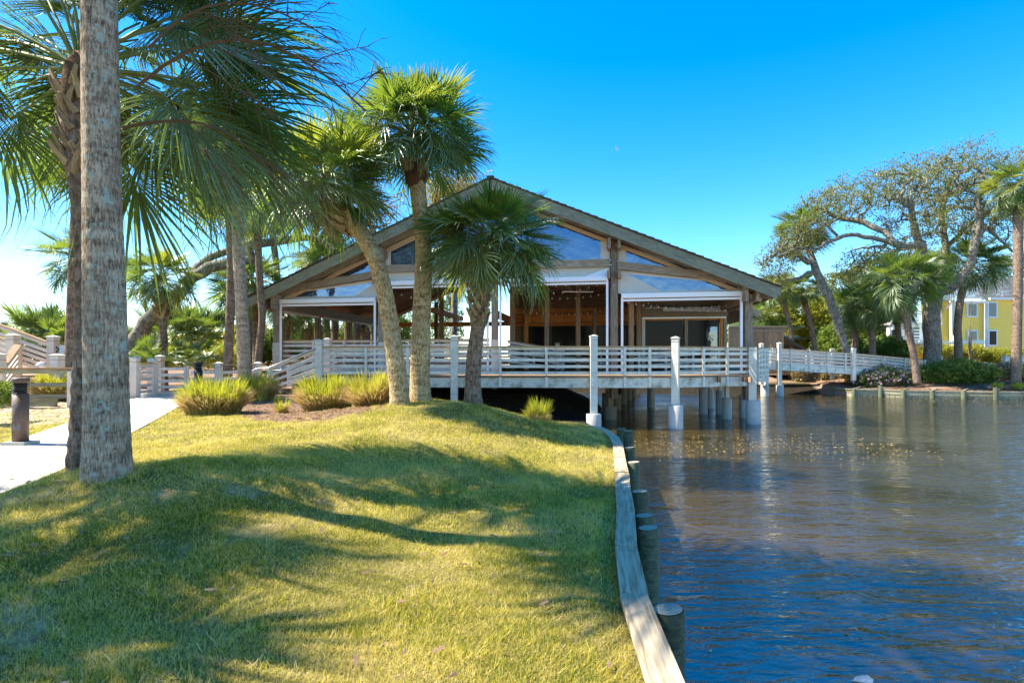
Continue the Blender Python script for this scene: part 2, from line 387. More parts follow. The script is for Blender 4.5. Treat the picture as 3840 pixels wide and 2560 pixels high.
def mulch_y(x): return np.interp(x, [-14, -10.8, -8.3, -5.5, -4.1, -3.2, -2.5, -1, 2, 4], [24, 17.7, 14.3, 11.5, 10.5, 10.9, 12.6, 13.5, 13.9, 14])
def surf_masks(x, y):
    pxx = np.interp(y, [p[1] for p in PATHC][::-1], [p[0] for p in PATHC][::-1])
    w = .12*np.sin(x*5+y*3)+.1*np.sin(x*11-y*7)
    mu = smooth01((y-mulch_y(x)+w)/.25)*smooth01((x-pxx-1)/.2)
    mu = np.maximum(mu, smooth01((y-19)/1))
    sa = smooth01((pxx-.8-x)/.2)*smooth01((y-10.7+w*2)/.4)*(1-smooth01((y-19)/1))
    sa = np.maximum(sa, .75*smooth01(g2(x, y, -7.9, 7.6, .9, .6)*1.6-.3))
    sa = np.maximum(sa, .9*smooth01(g2(x, y, -4.75, 4.6, .75, 1.1)*1.6-.35+w))
    bp_ = np.sin(x*2.7+1.3*np.sin(y*1.9))*np.sin(y*3.1+1.7*np.sin(x*1.6))+.35*np.sin(x*7+y*5)+.3*np.sin(x*17-y*13)*np.sin(y*19+x*7)
    sa = np.maximum(sa, .8*smooth01((bp_-.6)/.6)*smooth01((-1.2-x)/1.5)*smooth01((5.8-y)/1))
    deck_shade = smooth01((y-13.7)/.5)*smooth01((x+2.6)/.8)+smooth01((y-19.8)/.4)*smooth01((x+6.5)/.5)*(x<6)*(y<42); deck_shade = np.clip(deck_shade, 0, 1)  # last mask paints the shade under the deck onto the bank soil
    return mu, sa*(1-deck_shade), deck_shade
def surf_attr(me, V, fn):
    ca = me.color_attributes.new('surf', 'FLOAT_COLOR', 'POINT')
    a, b, c_ = fn(V[:, 0], V[:, 1]); arr = np.stack([a, b, c_, np.ones_like(a)], -1).astype(np.float32)
    ca.data.foreach_set('color', arr.ravel())
dd = [-9, -5, -3, -1.8, -1, -.5, -.2, -.01, 0] + lin(.06, 9, .1) + lin(9, 22, .35) + [24, 28, 34, 45, 60, 90, 150, 300]
yy = [-40, -20, -10, -4] + lin(-1, 2, .3) + lin(2, 16, .1) + lin(16, 34, .35) + lin(34, 60, 2) + [65, 80, 120, 200, 400, 700]
YY = np.array(yy); DD = np.array(dd)
gy, gd = np.meshgrid(YY, DD, indexing='ij')
gx = xs_(gy)-gd
bk = smooth01((gy-13.75)/.5)
wall = (gd < 0) & (bk < .5)
gx = np.where(wall, xs_(gy)-gd*.001, gx)
gz = hland(gx, gy); gz = np.where(wall, np.where(gd > -.05, .1, -1.4), gz)
V = np.stack([gx, gy, gz], -1).reshape(-1, 3); nn, mm_ = gy.shape
ii = np.arange(nn-1)[:, None]*mm_+np.arange(mm_-1)[None]
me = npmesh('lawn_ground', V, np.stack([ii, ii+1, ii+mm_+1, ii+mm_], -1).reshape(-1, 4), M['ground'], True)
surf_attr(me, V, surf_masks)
tag(inst('ground', me, Matrix()), 'mown lawn with mulch beds and sandy patches left of the lagoon', kind='structure')
EE = np.array([-6, -4, -2.5, -1.5, -.8, -.3, -.01, 0] + lin(.1, 2, .25)+lin(2, 12, .7)+[13, 16, 20, 30, 50, 90, 200, 600])
XX = np.array([-7, -3, 0]+lin(2, 22, 1)+lin(22.2, 36, .3)+[38, 42, 50, 60, 90, 160, 400])
gx, ge = np.meshgrid(XX, EE, indexing='ij'); bw_ = (gx > 23.1) & (ge < 0)
gy = ys_(gx)+np.where(bw_, ge*.001, ge); gz = hfar(gx, gy); gz = np.where(bw_, np.where(ge > -.05, .1, -1.4), gz)
gz = gz + .04*np.sin(gx*1.7)*np.cos(gy*1.3)*(ge > 1)
V = np.stack([gx, gy, gz], -1).reshape(-1, 3); nn, mm_ = gy.shape
ii = np.arange(nn-1)[:, None]*mm_+np.arange(mm_-1)[None]
me = npmesh('far_ground', V, np.stack([ii, ii+mm_, ii+mm_+1, ii+1], -1).reshape(-1, 4), M['ground'], True)
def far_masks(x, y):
    e = y-ys_(x); o = (x < 22.5)*smooth01((3.0-e)/1.0)*(1-.75*smooth01((e-1.4)/.6)*(x > 18))  # dark shore band paints in the shade below pavilion and footbridge
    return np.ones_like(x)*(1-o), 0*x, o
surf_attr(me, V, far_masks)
tag(inst('ground', me, Matrix()), 'mulched far bank of the lagoon below the yellow house', kind='structure')

# water
m, nt, out = newmat('lagoon_water'); M['water'] = m
g = nt.nodes.new('ShaderNodeNewGeometry')
def wmap(rot, sc):
    mp = nt.nodes.new('ShaderNodeMapping'); mp.inputs['Rotation'].default_value = (0, 0, rot); mp.inputs['Scale'].default_value = sc
    nt.links.new(g.outputs['Position'], mp.inputs[0]); return mp.outputs[0]
w1 = noise_t(nt, wmap(rad(14), (.75, 2.4, 1)), 1.35, 2, .45, .5)
w2 = noise_t(nt, wmap(rad(-12), (1.5, 4.4, 1)), 2.8, 3, .5, .4)
w3 = noise_t(nt, wmap(rad(30), (1, 1.4, 1)), .35, 2, .5)
a = nt.nodes.new('ShaderNodeMath'); a.operation = 'MULTIPLY_ADD'; a.inputs[1].default_value = .42
nt.links.new(w2, a.inputs[0]); nt.links.new(w1, a.inputs[2])
b = N(nt, 'ShaderNodeBump', Strength=.9, Distance=.085); nt.links.new(a.outputs[0], b.inputs['Height'])
mr = N(nt, 'ShaderNodeMapRange'); mr.inputs[1].default_value = .3; mr.inputs[2].default_value = .7; mr.inputs[3].default_value = .3; mr.inputs[4].default_value = 1.15
nt.links.new(w3, mr.inputs[0]); nt.links.new(mr.outputs[0], b.inputs['Strength'])
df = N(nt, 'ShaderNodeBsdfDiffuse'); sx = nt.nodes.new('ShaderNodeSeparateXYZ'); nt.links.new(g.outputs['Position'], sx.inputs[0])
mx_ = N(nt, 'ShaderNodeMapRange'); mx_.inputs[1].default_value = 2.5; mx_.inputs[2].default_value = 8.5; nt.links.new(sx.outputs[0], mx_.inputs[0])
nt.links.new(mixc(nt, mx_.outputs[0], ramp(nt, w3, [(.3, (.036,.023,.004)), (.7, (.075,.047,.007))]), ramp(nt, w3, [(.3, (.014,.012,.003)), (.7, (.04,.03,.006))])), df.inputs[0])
gl = N(nt, 'ShaderNodeBsdfGlossy', Roughness=.03); gl.inputs[0].default_value = (1, 1, 1, 1); nt.links.new(b.outputs[0], gl.inputs['Normal'])
fr = N(nt, 'ShaderNodeFresnel', IOR=2.7); nt.links.new(b.outputs[0], fr.inputs['Normal'])
mx = N(nt, 'ShaderNodeMixShader'); nt.links.new(fr.outputs[0], mx.inputs[0]); nt.links.new(df.outputs[0], mx.inputs[1]); nt.links.new(gl.outputs[0], mx.inputs[2]); nt.links.new(mx.outputs[0], out.inputs[0])
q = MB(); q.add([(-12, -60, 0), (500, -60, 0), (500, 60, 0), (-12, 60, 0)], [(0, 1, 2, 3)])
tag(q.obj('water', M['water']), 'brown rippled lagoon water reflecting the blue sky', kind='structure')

# concrete path, cut in slabs
def path_mesh():
    pts = []; C = [Vector(p) for p in PATHC]
    out_ = []
    for i in range(len(C)-1):
        n = max(2, int((C[i+1]-C[i]).length/.15))
        for k in range(n):
            t = k/n; out_.append((C[i].lerp(C[i+1], t), PATHW[i]*(1-t)+PATHW[i+1]*t))
    out_.append((C[-1], PATHW[-1])); return out_
pp = path_mesh()
# smooth centreline
for _ in range(12):
    pp = [pp[0]]+[((pp[i-1][0]+pp[i][0]*2+pp[i+1][0])/4, pp[i][1]) for i in range(1, len(pp)-1)]+[pp[-1]]
root = thing('concrete_path', 'pale concrete footpath curving from the gate down past the leaning palm trunks', 'footpath', (-7.4, 9, 1.2))
root['kind'] = 'structure'; del root['category']
acc = 0; start = 0
def slab(i0, i1):
    q = MB(); L = []
    for i in range(i0, i1+1):
        c, w = pp[i]; t = (pp[min(i+1, len(pp)-1)][0]-pp[max(i-1, 0)][0]).normalized(); nrm = Vector((-t.y, t.x))
        z = float(np.interp(c.y, [-4, 5, 9, 14, 21], [1.12, 1.16, 1.2, 1.22, 1.25]))+.022
        row = [(*(c+nrm*w), z-.06), (*(c+nrm*w), z), (*(c-nrm*w), z), (*(c-nrm*w), z-.06)]
        if i == i0 : row = [tuple(Vector(r)+Vector((t.x, t.y, 0))*.008) for r in row]
        if i == i1 : row = [tuple(Vector(r)-Vector((t.x, t.y, 0))*.008) for r in row]
        L.append(row)
    for k in range(len(L)-1):
        a_, b_ = L[k], L[k+1]
        q.add(a_+b_, [(0, 1, 5, 4), (1, 2, 6, 5), (2, 3, 7, 6)])
    q.add(L[0], [(0, 1, 2, 3)]); q.add(L[-1], [(3, 2, 1, 0)])
    q.obj('slab', M['path'], root, world=True)
for i in range(1, len(pp)):
    acc += (pp[i][0]-pp[i-1][0]).length
    if acc > 1.75 or i == len(pp)-1: slab(start, i); start = i; acc = 0

# ------------------------------------------------------------------ grass blades
def blades(cx, cy, cz, h, w, lean, rs):
    n = len(cx); a = rs.rand(n)*2*PI; b = rs.rand(n)*2*PI
    dx, dy = np.cos(a)*w/2, np.sin(a)*w/2
    l = rs.rand(n)*lean*h
    V = np.empty((n, 3, 3))
    V[:, 0] = np.stack([cx-dx, cy-dy, cz-.005], -1); V[:, 1] = np.stack([cx+dx, cy+dy, cz-.005], -1)
    V[:, 2] = np.stack([cx+np.cos(b)*l, cy+np.sin(b)*l, cz+h*(.6+.4*rs.rand(n))], -1)
    return V.reshape(-1, 3)
def lawn_points(n, y0, y1, x0, x1, rs):
    x = x0+rs.rand(n)*(x1-x0); y = y0+rs.rand(n)*(y1-y0)
    # keep only what the lens could plausibly see
    k = (x > -.98*y-1.2) & (x < xs_(y)-.115)
    pxx = np.interp(y, [p[1] for p in PATHC][::-1], [p[0] for p in PATHC][::-1])
    k &= np.abs(x-pxx) > .82+.06*np.sin(y*9)+.05*np.sin(y*23)
    x, y = x[k], y[k]
    mu, sa, deck_shade = surf_masks(x, y)
    keep = rs.rand(len(x)) > np.clip(mu*1.2+sa*.85*np.where(y < 7, .75, 1)+deck_shade, 0, 1)
    x, y = x[keep], y[keep]
    # sparser worn spots
    pn = np.sin(x*1.9+np.sin(y*2.3)*1.5)*np.sin(y*1.7+np.sin(x*1.3)*2)
    keep = rs.rand(len(x)) > .25+.35*(pn > .35)
    return x[keep], y[keep]
Vs = []
for n, y0, y1, x0, x1, h, w in [(400000, 2.0, 5.0, -6, 1.1, .034, .0042), (360000, 5.0, 8.5, -9.5, 1.8, .038, .006), (250000, 8.5, 14.5, -13, 2.4, .045, .009)]:
    x, y = lawn_points(n, y0, y1, x0, x1, NR); z = hland(x, y)
    hh = h*(.5+.9*NR.rand(len(x)))*(1+.35*np.sin(x*3.1+2*np.sin(y*2.2))*np.sin(y*3.7+1.5*np.sin(x*2.9))); tall = NR.rand(len(x)) < .006; hh[tall] *= 2.3
    Vs.append(blades(x, y, z, hh, w, 1.3, NR))
cx, cy = [], []
for _ in range(520):
    cx.append(-7+NR.rand()*8.8); cy.append(2.3+NR.rand()**1.3*10.5)
for bx, by, br in [(-3.92, 5.2, .25), (-4.95, 6.15, .18), (-2.55, 12.1, .27), (-2.15, 12.6, .29), (-.93, 12.7, .26)]:
    for k in range(16):
        a = 2*PI*k/16+NR.rand()*.3; cx.append(bx+math.cos(a)*br*1.05); cy.append(by+math.sin(a)*br*1.05)
cx = np.repeat(cx, 26); cy = np.repeat(cy, 26); cx = cx+NR.randn(len(cx))*.035; cy = cy+NR.randn(len(cy))*.035
k = (cx < xs_(cy)-.14); cx, cy = cx[k], cy[k]
Vs.append(blades(cx, cy, hland(cx, cy), .05+.05*NR.rand(len(cx)), .006, 1.6, NR))
V = np.concatenate(Vs); me = npmesh('lawn_grass', V, np.arange(len(V)).reshape(-1, 3), M['grass'])
tag(inst('lawn_grass', me, Matrix()), 'short yellow green lawn grass running down to the timber edging', 'grass', kind='stuff')
print('blades', len(V)//3)
# mulch chips
def chips(n, pick, hfn, size, rs):
    x, y = pick(n); n = len(x); z = hfn(x, y)+.008
    a = rs.rand(n)*PI; l = size*(.4+rs.rand(n)); w = l*.25; ti = (rs.rand(n)-.5)*.6
    ux, uy = np.cos(a), np.sin(a)
    V = np.empty((n, 4, 3))
    for i, (s1, s2) in enumerate([(-1, -1), (1, -1), (1, 1), (-1, 1)]):
        V[:, i] = np.stack([x+ux*l*s1-uy*w*s2, y+uy*l*s1+ux*w*s2, z+l*ti*s1+.004*s2+.006], -1)
    return V.reshape(-1, 3)
def pick_left(n):
    x = -10+NR.rand(n)*12; y = 10+NR.rand(n)*7; mu, sa, deck_shade = surf_masks(x, y)
    k = (mu > NR.rand(n)) & (deck_shade < .3); return x[k], y[k]
def pick_sand(n):
    x = -14+NR.rand(n)*6; y = 9+NR.rand(n)*8; mu, sa, deck_shade = surf_masks(x, y); k = sa*.5 > NR.rand(n); return x[k], y[k]
def pick_far(n):
    x = 23.5+NR.rand(n)*13; y = ys_(x)+.2+NR.rand(n)*6; return x, y
def pick_lawn(n):
    x = -7+NR.rand(n)*9; y = 2.2+NR.rand(n)*11; k = (x < xs_(y)-.2); return x[k], y[k]
V = np.concatenate([chips(420, pick_lawn, lambda x, y: hland(x, y)+.03, .03, NR), chips(26000, pick_left, hland, .035, NR), chips(6000, pick_sand, hland, .03, NR), chips(9000, pick_far, hfar, .06, NR)])
me = npmesh('mulch_chips', V, np.arange(len(V)).reshape(-1, 4), M['chip'])
tag(inst('mulch_chips', me, Matrix()), 'loose brown bark mulch scattered over the planting beds', 'mulch', kind='stuff')

# ------------------------------------------------------------------ near bulkhead
root = thing('timber_bulkhead', 'pale plank topped timber bulkhead curving along the lawn edge above the water', 'retaining wall', (1.0, 4.9, 0))
bp = [(float(xs_(y)), y) for y in (-1.2, .9, 2.7, 3.9, 4.9, 6.0, 7.0, 8.1, 9.3, 10.6, 11.8, 12.7, 13.57)]+[(1.7, 14.1), (1.1, 14.5)]
for i in range(len(bp)-1):
    a_, b_ = Vector((*bp[i], .81)), Vector((*bp[i+1], .81)); d_ = (b_-a_).normalized()
    j = R.uniform(-.012, .012)
    bar('cap_plank', a_+d_*.012+Vector((j, 0, j*.5)), b_-d_*.012+Vector((-j, 0, j)), .2, .05, M['plank'], root)
    # upright sheeting under the cap, board by board
    side = Vector((d_.y, -d_.x, 0)); L = (b_-a_).length; nb = max(2, int(L/.24))
    q = MB()
    for k in range(nb):
        c0 = a_+d_*(L*k/nb+.006)+side*.03; c1 = a_+d_*(L*(k+1)/nb-.006)+side*.03
        c0.z = c1.z = -.15
        q.beam(c0, c1, .05, 1.82)
    o = q.obj('sheet_boards', M['green_wood'], root, world=True); o['kind'] = 'stuff'
    wa = a_+side*.085; wb = b_+side*.085; wa.z = wb.z = .55
    bar('waler', wa, wb, .06, .18, M['green_wood'], root)
def piling(x, y, top, r, tilt=.05, z0=-1.3, mat=None):
    q = MB(); n = 20; prof = [z0, top-.02, top]
    for j, z in enumerate(prof):
        for k in range(n):
            a_ = 2*PI*k/n; rr = r*(1+.012*math.sin(3*a_)+.01*math.sin(7*a_+x))-(.008 if j == 2 else 0)
            zz = z + (tilt*r*2*math.cos(a_+.5) if j else 0)
            q.v.append((rr*math.cos(a_), rr*math.sin(a_), zz))
    for j in range(2):
        for k in range(n): q.f.append((j*n+k, j*n+(k+1) % n, (j+1)*n+(k+1) % n, (j+1)*n+k))
    return q
for px_, py_, Y, wpx, dz in [(2505, 2290, 3.75, 124, 0), (2432, 1982, 5.56, 90, .0), (2416, 1941, 6.1, 64, -.03), (2397, 1848, 7.1, 59, 0), (2375, 1733, 9.1, 57, 0), (2357, 1680, 10.6, 44, .0), (2357, 1623, 12.0, 44, .14), (2330, 1612, 13.3, 42, .02)]:
    x = (px_-CXP)/FPX*Y; top = EYE-(py_-HYP)/FPX*Y
    x = max(x, xs_(Y)+.218)
    q = piling(x, Y, .79+dz, .115)
    mw = Matrix.Translation((x, Y, 0))
    o = q.obj('piling', M['pile_wood'], root, True, mw)
    for p_ in o.data.polygons: p_.use_smooth = True
    q2 = MB(); n = 20
    vv = q.v[-n:]; q2.add([(v[0]*.94, v[1]*.94, v[2]+.003) for v in vv], [tuple(range(n))])
    q2.obj('piling_top', M['pile_top'], o, False, mw)

# far bulkhead
root = thing('timber_bulkhead', 'low grey green timber bulkhead along the far bank below the flowering shrub', 'retaining wall', (25, 35.8, 0))
fb = [(22.95, 38.5), (23.2, 36.4), (24.8, 36.1), (25.6, 35.1), (27.1, 34.6), (28.7, 34.1), (30.2, 33.5), (32.0, 33.3), (35, 33.0), (39, 32.7)]
for i in range(len(fb)-1):
    a_ = Vector((*fb[i], .46)); b_ = Vector((*fb[i+1], .46))
    bar('cap_plank', a_, b_, .22, .06, M['green_wood'], root)
    a2 = a_+Vector((0, -.05, -.16)); b2 = b_+Vector((0, -.05, -.16)); bar('waler', a2, b2, .06, .24, M['green_wood'], root)
    L = (b_-a_).length; d_ = (b_-a_)/L; nb = max(3, int(L/.3)); q = MB()
    for k in range(nb):
        c0 = a_+d_*(L*k/nb+.012); c1 = a_+d_*(L*(k+1)/nb-.012); c0.z = c1.z = -.3; q.beam(c0, c1, .05, 1.4)
    o = q.obj('sheet_boards', M['green_wood'], root, world=True); o['kind'] = 'stuff'
for i, (x, y) in enumerate(fb[1:-1]):
    hgt = .78 if i in (1, 5) else .5
    q = piling(x, y, hgt, .13); mw = Matrix.Translation((x, y-.2, 0)); q.obj('piling', M['pile_wood'], root, True, mw)
    bar('tie_back', (x+.25, y+.1, .515), (x+1.1, y+.75, .6), .09, .05, M['green_wood'], root)

# ------------------------------------------------------------------ railings and boardwalk
cap_mesh = {}
def pyramid_cap(w):
    if w not in cap_mesh:
        q = MB(); a_ = w/2+.02
        q.add([(-a_,-a_,0),(a_,-a_,0),(a_,a_,0),(-a_,a_,0),(-a_,-a_,.035),(a_,-a_,.035),(a_,a_,.035),(-a_,a_,.035),(0,0,.085)],
              [(0,3,2,1),(0,1,5,4),(1,2,6,5),(2,3,7,6),(3,0,4,7),(4,5,8),(5,6,8),(6,7,8),(7,4,8)])
        cap_mesh[w] = q.mesh('post_cap', M['cream'])
    return cap_mesh[w]
def big_post(root, x, y, z0, z1, w, rz, mat='cream', cap=True, bolts=True):
    q = MB(); q.box((-w/2, -w/2, 0), (w/2, w/2, z1-z0)); mw = Matrix.Translation((x, y, z0)) @ Matrix.Rotation(rz, 4, 'Z')
    o = q.obj('post', M[mat], root, False, mw)
    q = MB(); c_ = w/2+.004; q.box((-c_, -c_, z1-z0-.13), (c_, c_, z1-z0-.115)); q.obj('groove', M['brown_wood'], o, False, mw)
    if cap: inst('post_cap', pyramid_cap(w), Matrix.Translation((x, y, z1)) @ Matrix.Rotation(rz, 4, 'Z'), o)
    if bolts:
        for zz in (1.78, 1.6):
            q = MB(); q.lathe([(.022, 0), (.022, .012), (.012, .02)], 8)
            q.obj('bolt', M['steel'], o, True, mw @ Matrix.Translation((-.04, -w/2, zz-z0)) @ Matrix.Rotation(PI/2, 4, 'X'))
    return o
def railing(root, A, B, mat='cream', thin=(), h=1.07, slats=4, out=1, capm='cap_wood', tw=.095, fas=.0, topb=True):
    """boards between two deck points A, B (deck level); thin posts at fractions, outside when out=+1 (to the right of A>B is -1)"""
    A = Vector(A); B = Vector(B); up = Vector((0, 0, 1)); d = (B-A).normalized(); side = Vector((d.y, -d.x, 0)).normalized()*out
    bar('rail_cap', A+up*(h-.015)+side*.02, B+up*(h-.015)+side*.02, .17, .032, M[capm], root)
    if topb: bar('top_board', A+up*(h-.085), B+up*(h-.085), .036, .10, M[mat], root)
    for k in range(slats):
        z = .09+k*(h-.30)/(slats-1)*.93
        bar('slat', A+up*z, B+up*z, .034, .105, M[mat], root)
    for t in thin:
        p = A.lerp(B, t)+side*.066
        bar('rail_post', p+up*(h-.035), p-up*(.02+fas), tw, .09, M[mat], root, up=side)
DZ = 1.94
D = [Vector((-7.16, 19.9, DZ)), Vector((-2.13, 19.8, DZ)), Vector((2.97, 19.5, DZ)), Vector((5.98, 19.6, DZ)), Vector((9.37, 21.0, DZ))]
D5 = Vector((17.6, 36.6, 2.25)); D6 = Vector((30.3, 40.2, 1.42))
deck = thing('boardwalk_deck', 'raised cream boardwalk deck on round concrete piles in front of the pavilion', 'deck', (2.97, 19.5, 0))
def fac(px_): return px_
spans = [(0, 1, [.345, .655]), (1, 2, [.333, .665]), (2, 3, [.38, .685]), (3, 4, [.35, .665])]
bw = thing('deck_railing', 'cream slatted railing with capped posts along the front edge of the boardwalk', 'railing', (2.97, 19.5, DZ))
for a_, b_, th in spans:
    railing(bw, D[a_], D[b_], 'cream', th, fas=.40)
for i, zt in enumerate([3.2, 3.34, 3.35, 3.29]):
    rz = [0, 0, .0, -.5][i]
    o = big_post(bw, D[i].x, D[i].y-.09, [1.2, .25, .5, .8][i], zt, .25, rz, bolts=i in (1, 2))
q = MB(); big_post(bw, D[4].x+.06, D[4].y-.1, .8, 3.0, .28, -.42, cap=False, bolts=True)
# deck boards and fascia
for a_, b_ in zip(D[:-1], D[1:]):
    d_ = (b_-a_).normalized(); s_ = Vector((d_.y, -d_.x, 0))
    bar('fascia_board', a_+s_*.02+Vector((0, 0, -.265)), b_+s_*.02+Vector((0, 0, -.265)), .045, .37, M['cream_dirty'], deck)
    bar('deck_edge_board', a_+s_*.06+Vector((0, 0, -.03)), b_+s_*.06+Vector((0, 0, -.03)), .14, .055, M['deck_wood'], deck)
def poly_deck(pts_front, pts_back, z, name='deck_boards', mat='deck_wood', parent=deck, w=.145):
    q = MB()
    n = len(pts_front)
    L = sum((pts_front[i+1]-pts_front[i]).length for i in range(n-1)); cur = 0; tot = int(L/w)
    def along(pts, t):
        ls = [(pts[i+1]-pts[i]).length for i in range(len(pts)-1)]; T = t*sum(ls)
        for i, l in enumerate(ls):
            if T <= l+1e-6: return pts[i].lerp(pts[i+1], T/l)
            T -= l
        return pts[-1]
    for k in range(tot):
        f0, f1 = along(pts_front, (k+.03)/tot), along(pts_front, (k+.97)/tot); g0, g1 = along(pts_back, (k+.03)/tot), along(pts_back, (k+.97)/tot)
        vs = [(*f0.xy, z-.04), (*f1.xy, z-.04), (*g1.xy, z-.04), (*g0.xy, z-.04), (*f0.xy, z), (*f1.xy, z), (*g1.xy, z), (*g0.xy, z)]
        q.add(vs, [(4, 5, 6, 7), (0, 1, 5, 4), (2, 3, 7, 6), (1, 2, 6, 5), (3, 0, 4, 7), (0, 3, 2, 1)])
    o = q.obj(name, M[mat], parent, world=True); o['kind'] = 'stuff'; return o
BX, BY = Vector((.9858, -.1675, 0)), Vector((.1675, .9858, 0)); BO = Vector((-11, 25, 0))
def G(s, v, z=0): return BO+BX*s+BY*v+Vector((0, 0, z))
poly_deck([D[0], D[1], D[2], D[3], D[4]], [G(2.8, 1.5), G(8, 1.5), G(13, 1.2), G(16, 1.2), G(21.2, .9)], DZ-.004)
# piles under the posts and under the deck
def cpile(x, y, top, r=.27, mat='concrete', parent=deck, z0=-1.5):
    q = MB(); q.lathe([(r, z0), (r, top-.015), (r-.015, top)], 24); q.obj('concrete_pile', M[mat], parent, True, Matrix.Translation((x, y, 0)))
cpile(2.97, 19.41, .56, .28); cpile(5.98, 19.5, .86, .27); cpile(9.45, 20.9, .92, .27); cpile(-2.13, 19.75, .45, .24)
for i in range(8):
    x, y = 4.35+i*.93, 24.2+i*2.9
    cpile(x, y, [1.0, .75, 1.2, 1.35, 1.4, 1.45, 1.45, 1.45][i], .26, 'shade_concrete')
    bar('pile_post', (x, y, [.9, .7, 1.1, 1.2, 1.3, 1.3, 1.3, 1.3][i]), (x, y, 1.62), .2, .2, M['brown_wood'], deck)
cpile(4.15, 22.6, .55, .28, 'shade_concrete'); bar('pile_post', (4.15, 22.6, .5), (4.15, 22.6, 1.6), .2, .2, M['brown_wood'], deck)
for x, y, tp in [(9.6, 24.6, 1.1), (10.2, 27.5, 1.0), (11.2, 30.3, 1.1), (9.1, 22.6, .9), (8.9, 24.8, 1.3), (7.3, 28, 1.3), (10.1, 23.2, 1.0)]:
    cpile(x, y, tp, .2, 'concrete'); bar('pile_post', (x, y, tp-.05), (x, y, 1.62), .16, .16, M['cream'], deck)
for a_, b_ in [((-6.5, 21.6), (8.5, 22.4)), ((-5, 20.6), (8.3, 21.4))]:
    bar('joist_beam', (*a_, 1.7), (*b_, 1.7), .14, .3, M['brown_wood'], deck)
for k in range(14):
    x = -6+k*1.15; bar('joist', (x, 19.95, 1.76), (x+.25, 23.6, 1.76), .05, .2, M['brown_wood'], deck)
# floor slab of boards under the pavilion keeps the water below in shade
poly_deck([G(0, 1.5), G(21.2, 1.5)], [G(0, 15), G(21.2, 15)], DZ-.01, 'deck_boards', w=.3)

# side walk and bridge to the right
side = thing('boardwalk_ramp', 'blue grey shaded boardwalk ramp running back beside the pavilion to the footbridge', 'ramp', (12, 25, 0))
A0, A1 = Vector((9.55, 21.2, DZ)), Vector((11.9, 25.6, 2.03))
railing(side, A0, A1, 'cream', [.5, .97], fas=.38); bar('fascia_board', A0-Vector((0, 0, .24)), A1-Vector((0, 0, .24)), .045, .4, M['cream_dirty'], side)
A2 = Vector((17.6, 36.4, 2.25))
railing(side, A1, A2, 'cream', [.2, .4, .6, .8, .98], fas=.38); bar('fascia_board', A1-Vector((0, 0, .24)), A2-Vector((0, 0, .24)), .045, .4, M['cream_dirty'], side)
q = MB(); zz = Vector((-1.7, .4, 0))
q.add([A0+zz*.2-Vector((0,0,.05)), A0+zz-Vector((0,0,.05)), A1+zz-Vector((0,0,.05)), A1-Vector((0,0,.05)), A2+zz-Vector((0,0,.05)), A2-Vector((0,0,.05))], [(0, 1, 2, 3)[::-1], (3, 2, 4, 5)[::-1]])
q.obj('walk_boards', M['deck_wood'], side, world=True)
# lattice gate panel beside the corner
lp = thing('lattice_gate', 'shaded lattice gate panel standing beside the boardwalk corner post', 'gate', (11.3, 24.6, 1.4))
for z in (1.55, 2.95): bar('gate_rail', (11.0, 24.1, z), (11.75, 24.5, z), .05, .12, M['cream'], lp)
for t in (0, .25, .5, .75, 1): bar('gate_bar', (11.0+.75*t, 24.1+.4*t, 1.5), (11.0+.75*t, 24.1+.4*t, 2.98), .09, .04, M['cream'], lp)
for k in range(5): z = 1.8+k*.24; bar('gate_slat', (11.0, 24.07, z), (11.75, 24.47, z), .03, .11, M['cream'], lp)
br = thing('footbridge', 'long blue grey footbridge with slatted railing sloping down to the far bank', 'footbridge', (23, 38, 0))
Bp = [Vector((17.9, 36.7, 2.25)), Vector((24.9, 37.9, 1.84)), Vector((30.4, 39.2, 1.42))]
for w, thin in ((Vector((0, 0, 0)), True), (Vector((-.35, 1.9, 0)), False)):
    for i in range(2):
        railing(br, Bp[i]+w, Bp[i+1]+w, 'cream', [.2, .4, .6, .8] if i == 0 else [.33, .66, .98], fas=.4 if thin else .05)
        bar('fascia_board', Bp[i]+w-Vector((0, 0, .22)), Bp[i+1]+w-Vector((0, 0, .22)), .05, .44, M['cream_dirty'], br)
    for x, y, z0, z1 in [(18.35, 36.7, .7, 3.6), (24.1, 37.75, 1.0, 3.25)]:
        big_post(br, x+w.x, y+w.y-.1, z0, z1, .24, 0, bolts=False)
for x, y in [(18.35, 36.6), (17.45, 36.8)]: cpile(x, y, .75, .27, 'concrete', br)
bar('post', (17.5, 36.7, .7), (17.5, 36.7, 3.2), .22, .22, M['cream'], br)
q = MB(); w = Vector((-.35, 1.9, 0)); e = Vector((0, 0, .02))
q.add([Bp[0]-e, Bp[1]-e, Bp[2]-e, Bp[2]+w-e, Bp[1]+w-e, Bp[0]+w-e], [(0, 1, 4, 5), (1, 2, 3, 4)]); q.obj('walk_boards', M['deck_wood'], br, world=True)

# stairs at the left end of the deck
st = thing('timber_stairs', 'short flight of cream timber steps with sloping handrails left of the boardwalk', 'stairs', (-8, 20, 1.2))
